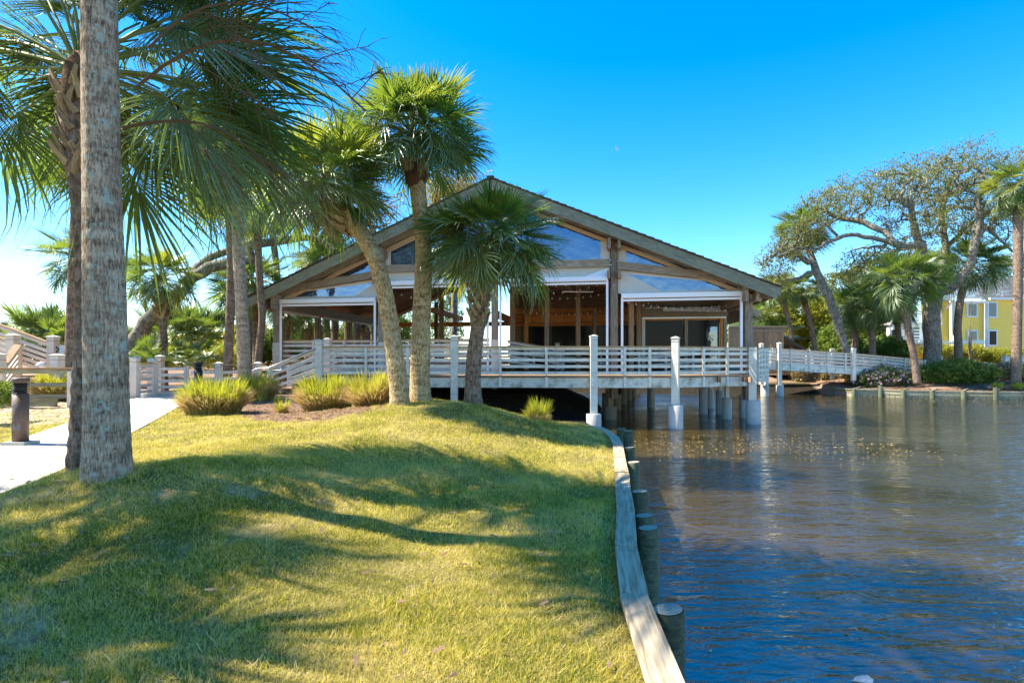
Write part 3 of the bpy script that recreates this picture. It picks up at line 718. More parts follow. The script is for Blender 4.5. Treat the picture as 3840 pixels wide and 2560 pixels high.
# three treads dropping to the left
for k in range(4):
    x1 = -7.3-k*.42; z = DZ-.165*(k+1)+.0
    a_, b_ = Vector((x1-.22, 19.75, z)), Vector((x1-.22, 22.6, z))
    bar('tread', a_, b_, .44, .045, M['deck_wood'], st)
    bar('riser', a_+Vector((.21, 0, .085)), b_+Vector((.21, 0, .085)), .03, .14, M['cream2'], st)
q = MB(); q.box((-9.2, 20.2, 1.15), (-7.3, 22.4, 1.28)); q.obj('step_base', M['cream2'], st, world=True)
def sloped(root, A, B, n=3, post=True):
    A = Vector(A); B = Vector(B); up = Vector((0, 0, 1))
    bar('handrail', A+up*1.03, B+up*1.03, .15, .035, M['cap_wood'], root); bar('top_board', A+up*.96, B+up*.96, .036, .09, M['cream'], root)
    for k in range(n): bar('slat', A+up*(.2+k*.25), B+up*(.2+k*.25), .034, .09, M['cream'], root)
    if post: bar('rail_post', B+up*1.01, B-up*.15, .13, .13, M['cream'], root, up=(0, 1, 0))
sloped(st, (-7.25, 19.75, DZ-.05), (-8.95, 19.75, 1.25)); sloped(st, (-7.4, 22.5, DZ+.02), (-9.4, 22.5, 1.28))
big_post(st, -7.75, 22.4, 1.2, 3.35, .24, 0, bolts=False, mat='cream2')
pr = [(-7.3, 19.62, 2.92), (-9.0, 19.62, 2.2), (-9.35, 19.62, 2.2), (-9.6, 19.62, 2.1), (-9.68, 19.62, 1.9), (-9.68, 19.62, 1.25)]
q = MB(); q.tube(pr, [.024]*len(pr), 8); q.obj('tube_handrail', M['steel'], st, True, world=True)
pr = [(-7.5, 22.2, 3.0), (-9.4, 22.2, 2.1), (-10.2, 22.2, 2.05), (-10.3, 22.2, 1.3)]
q = MB(); q.tube(pr, [.024]*len(pr), 8); q.obj('tube_handrail', M['steel'], st, True, world=True)
# ------------------------------------------------------------------ pavilion
pv = thing('pavilion', 'open sided timber pavilion with a wide gabled shingle roof standing over the water', 'pavilion', (0, 0, 0))
WM[pv.name] = Matrix.Translation(BO) @ Matrix((BX, BY, Vector((0, 0, 1)))).transposed().to_4x4(); pv.matrix_basis = WM[pv.name]
APEX, SL = 10.12, .425
M['trim_tan'] = plain('tan_canvas_trim', (.55,.36,.2), .8, .1, 3, .1)
def zt(s): return APEX-SL*abs(s-10.4)
def gb(name, a_, b_, w, h, mat, parent=pv, up=(0, 0, 1)):
    return bar(name, G(*a_), G(*b_), w, h, M[mat], parent, up)
def gpoly(name, pts, mat, parent=pv, th=.02):
    """flat panel of (s, v, z) points given some thickness"""
    q = MB(); a_ = [G(*p) for p in pts]; nrm = (a_[1]-a_[0]).cross(a_[2]-a_[0]).normalized()*th; n = len(a_)
    q.add([p for p in a_]+[p+nrm for p in a_], [tuple(range(n))[::-1], tuple(range(n, 2*n))]+[(i, (i+1) % n, n+(i+1) % n, n+i) for i in range(n)])
    iv = WM[parent.name].inverted(); q.v = [tuple(iv @ Vector(v)) for v in q.v]
    return q.obj(name, M[mat], parent)
SP = [0, 5.2, 10.4, 15.5, 20.8]
for i, s in enumerate(SP):
    top = zt(s)-.55
    gb('post', (s, 0, .9 if i > 1 else 1.2), (s, 0, top), .3, .3, 'grey_wood', up=(0, 1, 0))
    if i < 3: gb('post_wrap', (s, 0, 1.95), (s, 0, [3.3, 3.3, 3.38][i]), .325, .325, 'cream2', up=(0, 1, 0))
# rake boards, purlin ends
e0, e1 = -.9, 21.7
for v, nm, dp in ((-.95, 'rake_board', .44), (.02, 'rafter', .36)):
    for a_, b_ in ((e0, 10.4), (e1, 10.4)):
        gb(nm, (a_, v, zt(a_)-.05-dp/2), (b_, v, zt(b_)-.05-dp/2), .08 if v < 0 else .2, dp, 'green_wood' if v < 0 else 'grey_wood')
for a_, b_ in ((-.5, 10.4), (21.3, 10.4)):
    gb('rake_trim', (a_, -.12, zt(a_)-.60), (b_, -.12, zt(b_)-.60), .05, .16, 'trim_tan')
for v in (4.2, 8.4, 12.6):
    for a_, b_ in ((e0+.4, 10.4), (e1-.4, 10.4)):
        gb('rafter', (a_, v, zt(a_)-.3), (b_, v, zt(b_)-.3), .16, .3, 'brown_wood')
for s in (0, 5.2, 15.5, 20.8):
    for k in (-1, 1):
        gb('purlin', (s+k*.2, -.72, zt(s)-.68), (s+k*.2, 13, zt(s)-.68), .12, .42, 'grey_wood')
# roof deck, ceiling, shingle courses
for a_, b_ in ((e0, 10.4), (e1, 10.4)):
    gpoly('roof_deck', [(a_, -.9, zt(a_)-.05), (b_, -.9, zt(b_)-.05), (b_, 15, zt(b_)-.05), (a_, 15, zt(a_)-.05)] if a_ < b_ else
          [(a_, 15, zt(a_)-.05), (b_, 15, zt(b_)-.05), (b_, -.9, zt(b_)-.05), (a_, -.9, zt(a_)-.05)], 'ceiling_wood', th=.04)
    n = 40; q = MB()
    for k in range(n):
        s0 = a_+(b_-a_)*k/n; s1 = a_+(b_-a_)*(k+.97)/n
        A_, B_ = G(s0, -.85, zt(s0)-.055), G(s1, -.85, zt(s1)-.055); A2_, B2_ = G(s0, 14.9, zt(s0)-.055), G(s1, 14.9, zt(s1)-.055)
        iv = WM[pv.name].inverted(); dz_ = Vector((0, 0, .02))
        vs = [iv @ x for x in (A_, B_, B2_, A2_, A_-dz_, B_-dz_, B2_-dz_, A2_-dz_)]
        q.add(vs, [(0, 1, 2, 3), (7, 6, 5, 4), (0, 4, 5, 1), (2, 6, 7, 3), (1, 5, 6, 2), (3, 7, 4, 0)])
    o = q.obj('ceiling_boards', M['ceiling_wood'], pv); o['kind'] = 'stuff'
    nc = 36; sgn = 1 if a_ < b_ else -1
    for k in range(nc):
        s0 = a_-.06*sgn+(b_-a_)*k/nc; s1 = s0+(b_-a_)/nc*1.25
        if (s1-10.4)*sgn > 0: s1 = 10.4
        z0, z1 = zt(s0)+.055, zt(s1)+.012
        iv = WM[pv.name].inverted(); jit = R.uniform(-.02, .02)
        c8 = [G(s0, -1.06+jit, z0-.06), G(s1, -1.06+jit, z1-.03), G(s1, 15.1, z1-.03), G(s0, 15.1, z0-.06), G(s0, -1.06+jit, z0), G(s1, -1.06+jit, z1), G(s1, 15.1, z1), G(s0, 15.1, z0)]
        q = MB(); q.add([iv @ x for x in c8], [(0, 3, 2, 1), (4, 5, 6, 7), (0, 1, 5, 4), (1, 2, 6, 5), (2, 3, 7, 6), (3, 0, 4, 7)])
        q.obj('shingle_course', M['shingle'], pv)
gb('ridge_cap', (10.4, -1.05, APEX+.04), (10.4, 15, APEX+.04), .3, .05, 'shingle')
# tie beams of the front frame
gb('tie_beam', (5.35, -.13, 6.58), (15.35, -.13, 6.55), .14, .32, 'grey_wood')
gb('tie_beam', (5.1, -.14, 6.36), (.1, -.14, 5.72), .14, .32, 'grey_wood'); gb('tie_beam', (15.65, -.14, 6.44), (21.0, -.14, 5.68), .14, .32, 'grey_wood')
for s in (5.2, 15.5):
    for z in (zt(s)-.62, 6.05):
        for k in (-1, 1): gb('bracket_block', (s+k*.22, -.42, z), (s+k*.22, .25, z), .13, .42 if z > 6.3 else .34, 'brown_wood')
for s in (0, 20.8):
    for k in (-1, 1): gb('bracket_block', (s+k*.22, -.75, 5.3), (s+k*.22, .3, 5.3), .12, .42, 'grey_wood')
gb('eave_beam', (-.55, .0, 5.22), (.5, .0, 5.22), .2, .26, 'brown_wood')
# bolts and plates on the post at the middle right
for s, z in ((15.36, 6.66), (15.36, 6.45), (15.66, 6.6), (15.5, 5.62)):
    q = MB(); q.lathe([(.035, 0), (.035, .02), (.02, .03)], 8)
    q.obj('bolt', M['steel'], pv, True, WM[pv.name] @ Matrix.Translation((s, -.22, z)) @ Matrix.Rotation(PI/2, 4, 'X'))
# roll-screen housings and their tracks
bays = [(.25, 4.95, 5.22), (5.45, 10.15, 5.94), (10.65, 15.25, 5.92), (15.8, 20.55, 5.18)]
for s0, s1, z in bays:
    gb('screen_housing', (s0, -.16, z-.02), (s1, -.16, z-.02), .22, .2, 'white'); gb('screen_bar', (s0, -.14, z-.2), (s1, -.14, z-.2), .08, .09, 'white')
    for s in (s0+.03, s1-.03): gb('screen_track', (s, -.16, 1.96), (s, -.16, z-.12), .09, .075, 'white', up=(0, 1, 0))
# clear vinyl
m, nt, out = newmat('clear_vinyl'); M['vinyl'] = m
tr = N(nt, 'ShaderNodeBsdfTransparent'); tr.inputs[0].default_value = (.55, .6, .66, 1)
gl = N(nt, 'ShaderNodeBsdfGlossy', Roughness=.06); gl.inputs[0].default_value = (.5, .56, .7, 1)
bm_ = N(nt, 'ShaderNodeBump', Strength=.35, Distance=.05); nt.links.new(noise_t(nt, coords(nt), 1.4, 3, .5), bm_.inputs['Height']); nt.links.new(bm_.outputs[0], gl.inputs['Normal'])
df = N(nt, 'ShaderNodeBsdfDiffuse'); df.inputs[0].default_value = (.16, .2, .28, 1)
mx = N(nt, 'ShaderNodeMixShader'); mx.inputs[0].default_value = .34; nt.links.new(tr.outputs[0], mx.inputs[1]); nt.links.new(gl.outputs[0], mx.inputs[2])
mx2 = N(nt, 'ShaderNodeMixShader'); mx2.inputs[0].default_value = .16; nt.links.new(mx.outputs[0], mx2.inputs[1]); nt.links.new(df.outputs[0], mx2.inputs[2]); nt.links.new(mx2.outputs[0], out.inputs[0])
def ring(outer, inner, v):
    """canvas border round a clear window, same number of corners"""
    q = MB(); iv = WM[pv.name].inverted(); n = len(outer)
    A_ = [G(s, v, z) for s, z in outer]; B_ = [G(s, v, z) for s, z in inner]; t = BY*.015
    q.add([iv @ p for p in A_+B_]+[iv @ (p+t) for p in A_+B_],
          [(i, (i+1) % n, n+(i+1) % n, n+i) for i in range(n)]+[(2*n+i, 3*n+i, 3*n+(i+1) % n, 2*n+(i+1) % n) for i in range(n)]+[(n+i, n+(i+1) % n, 3*n+(i+1) % n, 3*n+i) for i in range(n)])
    o = q.obj('canvas_panel', M['canvas'], pv)
    w_ = gpoly('vinyl_window', [(s, v+.008, z) for s, z in inner], 'vinyl', pv, .004); return o
ro = .53
def bt(s): return 5.72+(6.36-5.72)*(s-.1)/5.0 if s < 5.2 else (6.55 if s < 15.5 else 6.44-(s-15.65)*.142)
# upper windows
ring([(5.37, 6.73), (10.22, 6.72), (10.22, zt(10.22)-ro), (5.37, zt(5.37)-ro)], [(5.62, 6.78), (10.15, 6.77), (10.15, zt(10.15)-ro-.16), (5.62, zt(5.62)-ro-.18)], -.02)
ring([(10.58, 6.72), (15.33, 6.71), (15.33, zt(15.33)-ro), (10.58, zt(10.58)-ro)], [(10.66, 6.77), (14.95, 6.76), (14.95, zt(14.95)-ro-.12), (10.66, zt(10.66)-ro-.16)], -.02)
ring([(1.25, bt(1.25)+.17), (5.03, bt(5.03)+.16), (5.03, zt(5.03)-ro)], [(1.9, bt(1.9)+.19), (4.9, bt(4.9)+.2), (4.9, zt(4.9)-ro-.1)], -.02)
ring([(15.67, bt(15.67)+.17), (19.5, bt(19.5)+.16), (15.67, zt(15.67)-ro)], [(16.0, bt(16.0)+.2), (18.9, bt(18.9)+.19), (16.0, zt(16.0)-ro-.12)], -.02)
# lower windows under the tie beams
ring([(.35, 5.32), (5.03, 5.32), (5.03, bt(5.03)-.18), (.35, bt(.35)-.17)], [(.95, 5.42), (3.9, 5.42), (4.9, 6.0), (1.2, bt(1.2)-.22)], -.03)
ring([(15.67, 5.28), (20.62, 5.28), (20.62, bt(20.62)-.17), (15.67, bt(15.67)-.17)], [(17.4, 5.36), (20.4, 5.36), (20.4, bt(20.4)-.2), (16.05, bt(16.05)-.3)], -.03)
for s0, s1 in ((5.37, 10.22), (10.58, 15.33)):
    gpoly('canvas_panel', [(s0, -.03, 6.0), (s1, -.03, 6.0), (s1, -.03, 6.42), (s0, -.03, 6.42)], 'canvas', pv, .015)
gpoly('canvas_panel', [(14.2, -.05, 6.0), (15.3, -.05, 6.0), (15.3, -.05, 6.38)], 'white', pv, .01)
# left side of the pavilion: frames between posts, raised floor, railings
for i, v in enumerate((3.6, 7.2, 10.8, 14)):
    gb('post', (0, v, 1.2), (0, v, 5.3), .28, .28, 'brown_wood', up=(0, 1, 0)); gb('screen_track', (.16, v-.2, 2.4), (.16, v-.2, 4.9), .05, .05, 'black', up=(0, 1, 0))
    gb('side_beam', (.0, v-3.4, 5.0), (.0, v-.2, 5.0), .2, .24, 'cedar'); gb('screen_housing', (.16, v-3.35, 4.78), (.16, v-.2, 4.78), .12, .12, 'canvas')
# raised floor (left half) with cream skirt
fl = thing('raised_floor', 'raised timber floor with a pale skirt board inside the left half of the pavilion', 'floor', (-8, 25, 1.9)); fl['kind'] = 'structure'; del fl['category']
q = MB()
for k in range(40):
    a_, b_ = G(.1+k*.26, .05), G(.1+k*.26+.25, .05); c_, d_ = G(.1+k*.26+.25, 14), G(.1+k*.26, 14)
    q.add([(*p.xy, z) for z in (2.3, 2.36) for p in (a_, b_, c_, d_)], [(4, 5, 6, 7), (0, 1, 5, 4), (3, 2, 1, 0), (1, 2, 6, 5), (2, 3, 7, 6), (3, 0, 4, 7)])
iv = WM[fl.name].inverted(); q.v = [tuple(iv @ Vector(v)) for v in q.v]
o = q.obj('floor_boards', M['deck_wood'], fl); o['kind'] = 'stuff'
gb('skirt_board', (.2, -.02, 2.12), (10.3, -.02, 2.12), .04, .34, 'cream2', fl)
for a_, b_ in ((.3, 4.95), (5.45, 10.15)):
    r_ = thing('porch_railing', 'cream railing across the pavilion bay ' + ('left of the leaning palm trunks' if a_ < 1 else 'behind the tall palm trunks'), 'railing', tuple(G(a_, 0, 2.36)))
    railing(r_, G(a_, .05, 2.36), G(b_, .05, 2.36), 'cream2', [.33, .66], fas=.0)
for a_, b_, lb in (((.1, .3), (.1, 13.8), 'cream railing down the open left side of the pavilion'), ((.3, 13.8), (9.6, 13.8), 'cream railing across the back of the pavilion')):
    r_ = thing('porch_railing', lb, 'railing', tuple(G(*a_, 2.36))); railing(r_, G(*a_, 2.36), G(*b_, 2.36), 'cream2', [.25, .5, .75])
# back frames with orange cedar beams
for s in (3.3, 6.6, 9.6): gb('post', (s, 13.9, 1.9), (s, 13.9, zt(s)-.5), .26, .26, 'brown_wood', up=(0, 1, 0))
gb('back_beam', (0, 13.9, 5.0), (9.6, 13.9, 5.0), .2, .3, 'cedar'); gb('back_beam', (5.2, 7.2, 5.4), (5.2, 13.9, 5.4), .2, .3, 'cedar')
for s, v in ((5.2, 4.4), (5.2, 9), (10.4, 4.6), (10.4, 9.2)):
    gb('post', (s, v, 1.95), (s, v, zt(s)-.6), .28, .28, 'brown_wood', up=(0, 1, 0))
# inner room at the back: cedar band above dark glass
room = thing('inner_room', 'enclosed back room with dark windows below a warm cedar band inside the pavilion', 'room', (0, 0, 0)); WM[room.name] = WM[pv.name].copy(); room.matrix_basis = WM[pv.name]
m, nt, out = newmat('dark_glass'); M['dark_glass'] = m
pbsdf(nt, out, (.012, .011, .014), .12, .12)
BV = 9.4
for k in range(6):
    s0 = 10.2+k*1.75; gpoly('window_pane', [(s0+.06, BV, 1.98), (s0+1.69, BV, 1.98), (s0+1.69, BV, 4.5), (s0+.06, BV, 4.5)], 'dark_glass', room, .02)
    gb('window_mullion', (s0, BV-.03, 1.95), (s0, BV-.03, 4.52), .1, .09, 'black', room, up=(0, 1, 0))
gb('cedar_band', (9.6, BV-.05, 4.98), (20.7, BV-.05, 4.98), .12, .46, 'cedar', room); gb('cedar_band', (9.6, BV-.1, 5.42), (20.7, BV-.1, 5.42), .16, .36, 'cedar', room)
gb('window_head', (9.6, BV-.12, 4.62), (20.7, BV-.12, 4.62), .2, .2, 'cedar', room)
gpoly('wall_panel', [(9.6, BV+.2, 1.9), (20.7, BV+.2, 1.9), (20.7, BV+.2, zt(20.7)-.3), (10.4, BV+.2, zt(10.4)-.3), (9.6, BV+.2, zt(9.6)-.3)], 'ceiling_wood', room, .05)
gpoly('wall_panel', [(9.55, BV, 1.95), (9.55, 14, 1.95), (9.55, 14, 7.6), (9.55, BV, 7.6)], 'tan_wall', room, .05)
gb('cedar_band', (9.5, BV, 4.9), (9.5, 5.0, 4.9), .14, .4, 'cedar', room)
for s, v, zt_ in ((10.9, 6.2, 5.0), (12.4, 2.6, 6.9), (13.8, 4.5, 6.6), (14.6, 6.8, 5.3), (16.3, 1.8, 6.8), (16.75, 3.6, 6.6)):
    gb('post', (s, v, 1.95), (s, v, zt_), .22, .22, 'brown_wood' if v != 6.2 else 'cedar', pv, up=(0, 1, 0))
for s, v in ((10.9, 6.2), (14.6, 6.8)):
    gb('post_wrap', (s, v, 1.95), (s, v, 3.2), .27, .27, 'cream2', pv, up=(0, 1, 0))
gb('cross_beam', (10.4, 4.6, 6.4), (15.5, 4.6, 6.4), .18, .34, 'brown_wood'); gb('cross_beam', (10.4, 9.1, 6.2), (20.8, 9.1, 6.2), .18, .34, 'brown_wood'); gb('cross_beam', (12.2, 2.6, 6.15), (14.2, 5.6, 6.15), .3, .22, 'brown_wood')
# front-right room
RV = 4.3
fr = thing('glazed_room', 'tan walled glazed room with a pale ribbed roof edge inside the right bay', 'room', (0, 0, 0)); WM[fr.name] = WM[pv.name].copy(); fr.matrix_basis = WM[pv.name]
gpoly('wall_panel', [(16.95, RV, 4.62), (21, RV, 4.62), (21, RV, 5.5), (16.95, RV, 5.5)], 'tan_wall', fr, .06)
for s0, s1 in ((17.12, 18.93), (19.15, 20.6)): gpoly('window_pane', [(s0, RV+.02, 1.98), (s1, RV+.02, 1.98), (s1, RV+.02, 4.42), (s0, RV+.02, 4.42)], 'dark_glass', fr, .02)
gb('window_head', (16.95, RV-.04, 4.55), (20.9, RV-.04, 4.55), .12, .09, 'steel', fr); gb('window_head', (17.1, RV-.02, 4.46), (20.8, RV-.02, 4.46), .1, .07, 'cedar', fr)
for s, mt in ((17.02, 'canvas'), (19.04, 'grey_wood'), (20.68, 'cedar'), (20.85, 'green_wood')): gb('window_post', (s, RV-.06, 1.95), (s, RV-.06, 4.5), .15, .12, mt, fr, up=(0, 1, 0))
gpoly('door_pane', [(20.0, RV-.01, 1.98), (20.5, RV-.01, 1.98), (20.5, RV-.01, 4.1), (20.0, RV-.01, 4.1)], 'vinyl', fr, .015)
for k in range(9):
    s0 = 17.2+k*.38; gb('roof_rib', (s0, RV-.55, 5.0), (s0+.1, RV+.2, 5.22), .3, .035, 'metal_roof', fr)
gb('roof_fascia', (17.9, RV-.58, 4.93), (20.8, RV-.58, 4.86), .03, .16, 'metal_roof', fr)
# sloping inner ramps
r_ = thing('inner_ramp_railing', 'railing of the inner ramp sloping down behind the front rail in the centre bay', 'railing', tuple(G(10.8, 1.3, 2.36)))
railing(r_, G(10.7, 1.6, 2.34), G(13.1, 4.6, 1.96), 'cream2', [.45, .97], out=-1)
pts = [G(10.9, 1.45, 3.2), G(12.4, 1.45, 2.9), G(13.0, 1.45, 2.86), G(13.15, 1.45, 2.75), G(13.18, 1.45, 1.96)]
q = MB(); q.tube([p-G(10.8, 1.3, 2.36) for p in pts], [.03]*5, 8); q.obj('tube_handrail', M['steel'], r_, True)
r_ = thing('inner_ramp_railing', 'sloping ramp railing behind the front rail in the right bay', 'railing', tuple(G(16, 2.6, 1.94)))
railing(r_, G(16.3, 2.6, 1.75), G(20.3, 2.6, 2.03), 'cream', [.1, .4, .7, .98], out=1, slats=3)
r_ = thing('inner_ramp_railing', 'low shaded railing at the back of the centre bay before the dark windows', 'railing', tuple(G(12, 7, 1.94)))
railing(r_, G(11.1, 6.0, 2.15), G(15.4, 7.6, 1.96), 'cream2', [.3, .6, .9], out=-1)
for s, v, z in ((12.6, 6.4, 3.36), (14.6, 7.2, 3.25)): big_post(r_, *G(s, v).xy, 1.95, z, .22, -.17, bolts=False, mat='cream2')
# rear roof showing past the right eave
rr = thing('rear_roof', 'lower shingled rear roof end poking out below the right eave of the pavilion', 'roof', (0, 0, 0)); WM[rr.name] = WM[pv.name].copy(); rr.matrix_basis = WM[pv.name]
gb('rake_board', (21.2, 4.6, 5.22), (22.5, 4.6, 4.68), .06, .34, 'green_wood', rr)
gpoly('roof_slab', [(20.9, 4.7, 5.5), (20.9, 12, 5.5), (22.6, 12, 4.82), (22.6, 4.7, 4.82)], 'shingle', rr, .05)
gpoly('roof_soffit', [(20.9, 4.7, 5.3), (22.5, 4.7, 4.6), (22.5, 12, 4.6), (20.9, 12, 5.3)], 'brown_wood', rr, .03)
gb('eave_board', (21.75, -.9, zt(21.7)-.2), (21.75, 14.5, zt(21.7)-.2), .05, .3, 'green_wood', pv)
# vinyl-lit ceiling boards under the right eave: exposed outrigger ends
for k in range(12):
    v = -.3+k*1.2; gb('outrigger', (20.9, v, zt(20.9)-.25), (21.7, v, zt(21.7)-.2), .09, .16, 'brown_wood')
# string lights
bulb = MB(); bulb.lathe([(.012, .0), (.02, -.02), (.038, -.06), (.03, -.1), (.008, -.12)], 8); bme = bulb.mesh('bulb', plain('frosted_bulb', (.75, .68, .5), .3, .5, 5, .05), True)
def string(lab, a_, b_, n, sag):
    r_ = thing('string_lights', lab, 'string lights', tuple(G(*a_))); base = G(*a_)
    A_, B_ = G(*a_), G(*b_); pts = []
    for k in range(n*2+1):
        t = k/(n*2); p = A_.lerp(B_, t); p.z -= sag*4*t*(1-t); pts.append(p)
    q = MB(); q.tube([p-base for p in pts], [.009]*len(pts), 4); q.obj('wire', M['black'], r_)
    for k in range(1, n*2, 2): inst('bulb', bme, Matrix.Translation(pts[k]), r_)
string('string of bulbs hanging highest in the centre right bay', (10.6, .5, 6.15), (15.4, 1.2, 6.25), 11, .35)
string('string of bulbs crossing the centre right bay just below the highest one', (10.6, 1.5, 5.95), (15.4, 2.5, 6.3), 12, .45)
string('lowest string of bulbs against the cedar band in the centre right bay', (10.6, 6, 5.2), (15.4, 7.8, 5.35), 14, .2)
string('string of bulbs before the dark ceiling deep in the centre right bay', (10.8, 3.6, 5.9), (15.4, 4.8, 6.0), 12, .3)
string('string of bulbs along the pale ribbed roof in the right bay', (16.0, 1.5, 5.15), (20.7, 2.6, 5.05), 14, .22)
string('second string of bulbs drooping over the right bay windows', (17.0, 3.4, 5.3), (20.8, 3.0, 4.85), 10, .18)
string('string of bulbs in the bay behind the two tall palm trunks', (5.5, 1.0, 5.7), (10.2, 2.2, 5.6), 11, .4)
tl = thing('tube_light', 'white fluorescent tube light hanging on rods in the centre right bay', 'light fixture', tuple(G(13.5, 2.0, 5.6)))
gb('tube', (13.2, 2.0, 5.66), (14.6, 2.3, 5.66), .1, .05, 'white', tl)
for s in (13.5, 14.3): gb('rod', (s, 2.15, 5.66), (s, 2.15, 6.5), .015, .015, 'steel', tl, up=(0, 1, 0))
# white end wall with a small window seen deep behind the palms
cw = thing('white_outbuilding', 'small cream outbuilding with a dark window seen through the bay behind the palms', 'building', tuple(G(8.5, 17, 1.3)))
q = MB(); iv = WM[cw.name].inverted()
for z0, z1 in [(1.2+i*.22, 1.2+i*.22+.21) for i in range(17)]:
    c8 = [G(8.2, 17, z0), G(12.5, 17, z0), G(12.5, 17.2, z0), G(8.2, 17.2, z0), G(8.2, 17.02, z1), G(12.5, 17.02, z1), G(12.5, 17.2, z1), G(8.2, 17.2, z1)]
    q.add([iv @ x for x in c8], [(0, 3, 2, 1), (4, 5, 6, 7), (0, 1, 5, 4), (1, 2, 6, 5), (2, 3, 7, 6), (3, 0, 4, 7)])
q.obj('wall', plain('shaded_cream_board', (.34,.29,.22), .8, .1, 3, .1), cw)  # cream darkened in the colour itself to stand in for shade
gpoly('window', [(8.7, 16.95, 2.4), (9.7, 16.95, 2.4), (9.7, 16.95, 3.7), (8.7, 16.95, 3.7)], 'dark_glass', cw, .04)
for a_, b_ in (((8.65, 3.75), (9.75, 3.75)), ((8.65, 2.35), (9.75, 2.35)), ((8.7, 3.05), (9.7, 3.05))): gb('window_frame', (a_[0], 16.92, a_[1]), (b_[0], 16.92, b_[1]), .05, .08, 'white_paint', cw)
for s in (8.67, 9.2, 9.73): gb('window_frame', (s, 16.92, 2.35), (s, 16.92, 3.75), .06, .05, 'white_paint', cw, up=(0, 1, 0))

# wooden shed right of the pavilion
sh = thing('board_fence', 'tall brown vertical board fence panel behind the right corner of the pavilion', 'fence', (18.4, 40, 1.4))
for k in range(26):
    x = 16.3+k*.16; h_ = R.uniform(-.01, .01); bar('board', (x, 40.0+h_, 1.4), (x, 40.0+h_, 4.85), .15, .03, M['brown_wood'], sh, up=(0, 1, 0))
bar('fence_cap', (16.2, 40.0, 4.93), (20.6, 40.0, 4.93), .3, .14, M['tan_wall'], sh); bar('fence_rail', (16.2, 39.95, 4.65), (20.5, 39.95, 4.65), .05, .2, M['tan_wall'], sh)
sr = thing('shed_roof', 'low brown sloping shed roof behind the footbridge railing', 'shed', (21.0, 40.8, 1.3))
q = MB(); q.add([(-.6, 0, 3.3), (1.9, .2, 1.85), (1.9, 3, 1.85), (-.6, 3, 3.3), (-.6, 0, 3.1), (1.9, .2, 1.65), (1.9, 3, 1.65), (-.6, 3, 3.1)], [(0, 1, 2, 3), (7, 6, 5, 4), (0, 4, 5, 1), (1, 5, 6, 2), (2, 6, 7, 3), (3, 7, 4, 0)])
q.obj('roof', M['shingle'], sr); q = MB(); q.box((-.5, .3, 0), (1.6, 2.8, 1.7)); q.obj('wall', M['brown_wood'], sr)
# ------------------------------------------------------------------ palms
def frond_mesh(name, mat, rs, n=38, bend=.2, droop=.35, spread=2.45, Lb=.84, wide=.044, ragged=.2, lp=.95):
    q = MB(); mats = [mat, M['petiole'] if mat is not M['frond_dry'] else mat]
    # petiole along +X, sagging a little
    pts = [Vector((lp*t, 0, .10*math.sin(t*2.2)-.08*t*t)) for t in (0, .25, .5, .75, 1)]
    hub = pts[-1]; ang = -bend
    ex = Vector((math.cos(ang), 0, math.sin(ang))); ez = Vector((-math.sin(ang), 0, math.cos(ang))); ey = Vector((0, 1, 0))
    q.tube(pts, [.028, .018, .015, .013, .012], 5); nf_p = len(q.f)
    for i in range(n):
        u = i/(n-1)*2-1; a = u*spread
        c = (1-abs(u))**1.0; base = hub + ex*(.34*c) - ez*(.16*c*c) + ey*(u*.02)
        L = Lb*(1-.30*abs(u)**2.2)*rs.uniform(1-ragged, 1+ragged*.6); a2 = a*(.86)
        d = ex*math.cos(a2) + ey*math.sin(a2) + ez*(.22*abs(math.sin(a2)) - .18*c); d.normalize()
        qd = (ey*math.cos(a2) - ex*math.sin(a2)).normalized()
        fold = 1 if i % 2 else -1
        dr = droop*rs.uniform(.4, 2.0)*(2.2 if rs.random() < .12 else 1); tw = rs.uniform(-.09, .09)
        n0 = len(q.v)
        for t, w in ((.02, .35), (.32, 1.0), (.62, .8), (.84, .42)):
            p = base + d*(L*t) - Vector((0, 0, 1))*(dr*L*t**2.4) + qd*(tw*t*t*L)
            ww = wide*w*L*.62
            q.v += [tuple(p-qd*ww), tuple(p-ez*(ww*.55)), tuple(p+qd*ww)]
        tp = base + d*L - Vector((0, 0, 1))*(dr*L*1.35) + qd*(tw*L); q.v.append(tuple(tp))
        for s in range(3):
            b = n0+3*s; q.f += [(b, b+1, b+4, b+3), (b+1, b+2, b+5, b+4)]
        b = n0+9; q.f += [(b, b+1, n0+12), (b+1, b+2, n0+12)]
    me = bpy.data.meshes.new(name); me.from_pydata(q.v, [], q.f); me.update()
    for m_ in mats: me.materials.append(m_)
    me.polygons.foreach_set('material_index', [1 if i < nf_p else 0 for i in range(len(me.polygons))])
    return me
FR = {}
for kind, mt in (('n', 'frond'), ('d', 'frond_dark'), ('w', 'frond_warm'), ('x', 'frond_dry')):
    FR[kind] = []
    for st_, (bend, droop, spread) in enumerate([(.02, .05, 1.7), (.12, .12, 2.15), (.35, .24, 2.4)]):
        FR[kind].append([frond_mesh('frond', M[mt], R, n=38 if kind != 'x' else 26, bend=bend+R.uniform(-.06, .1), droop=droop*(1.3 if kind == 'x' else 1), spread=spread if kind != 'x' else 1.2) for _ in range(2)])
FR['z'] = [[frond_mesh('frond', M['frond_dark'], R, n=62, bend=b_+R.uniform(-.06, .1), droop=dr_, spread=sp_, Lb=1.06, wide=.023, ragged=.12, lp=1.12) for _ in range(3)] for b_, dr_, sp_ in [(.05, .10, 1.8), (.25, .2, 2.2), (.45, .26, 2.3)]]
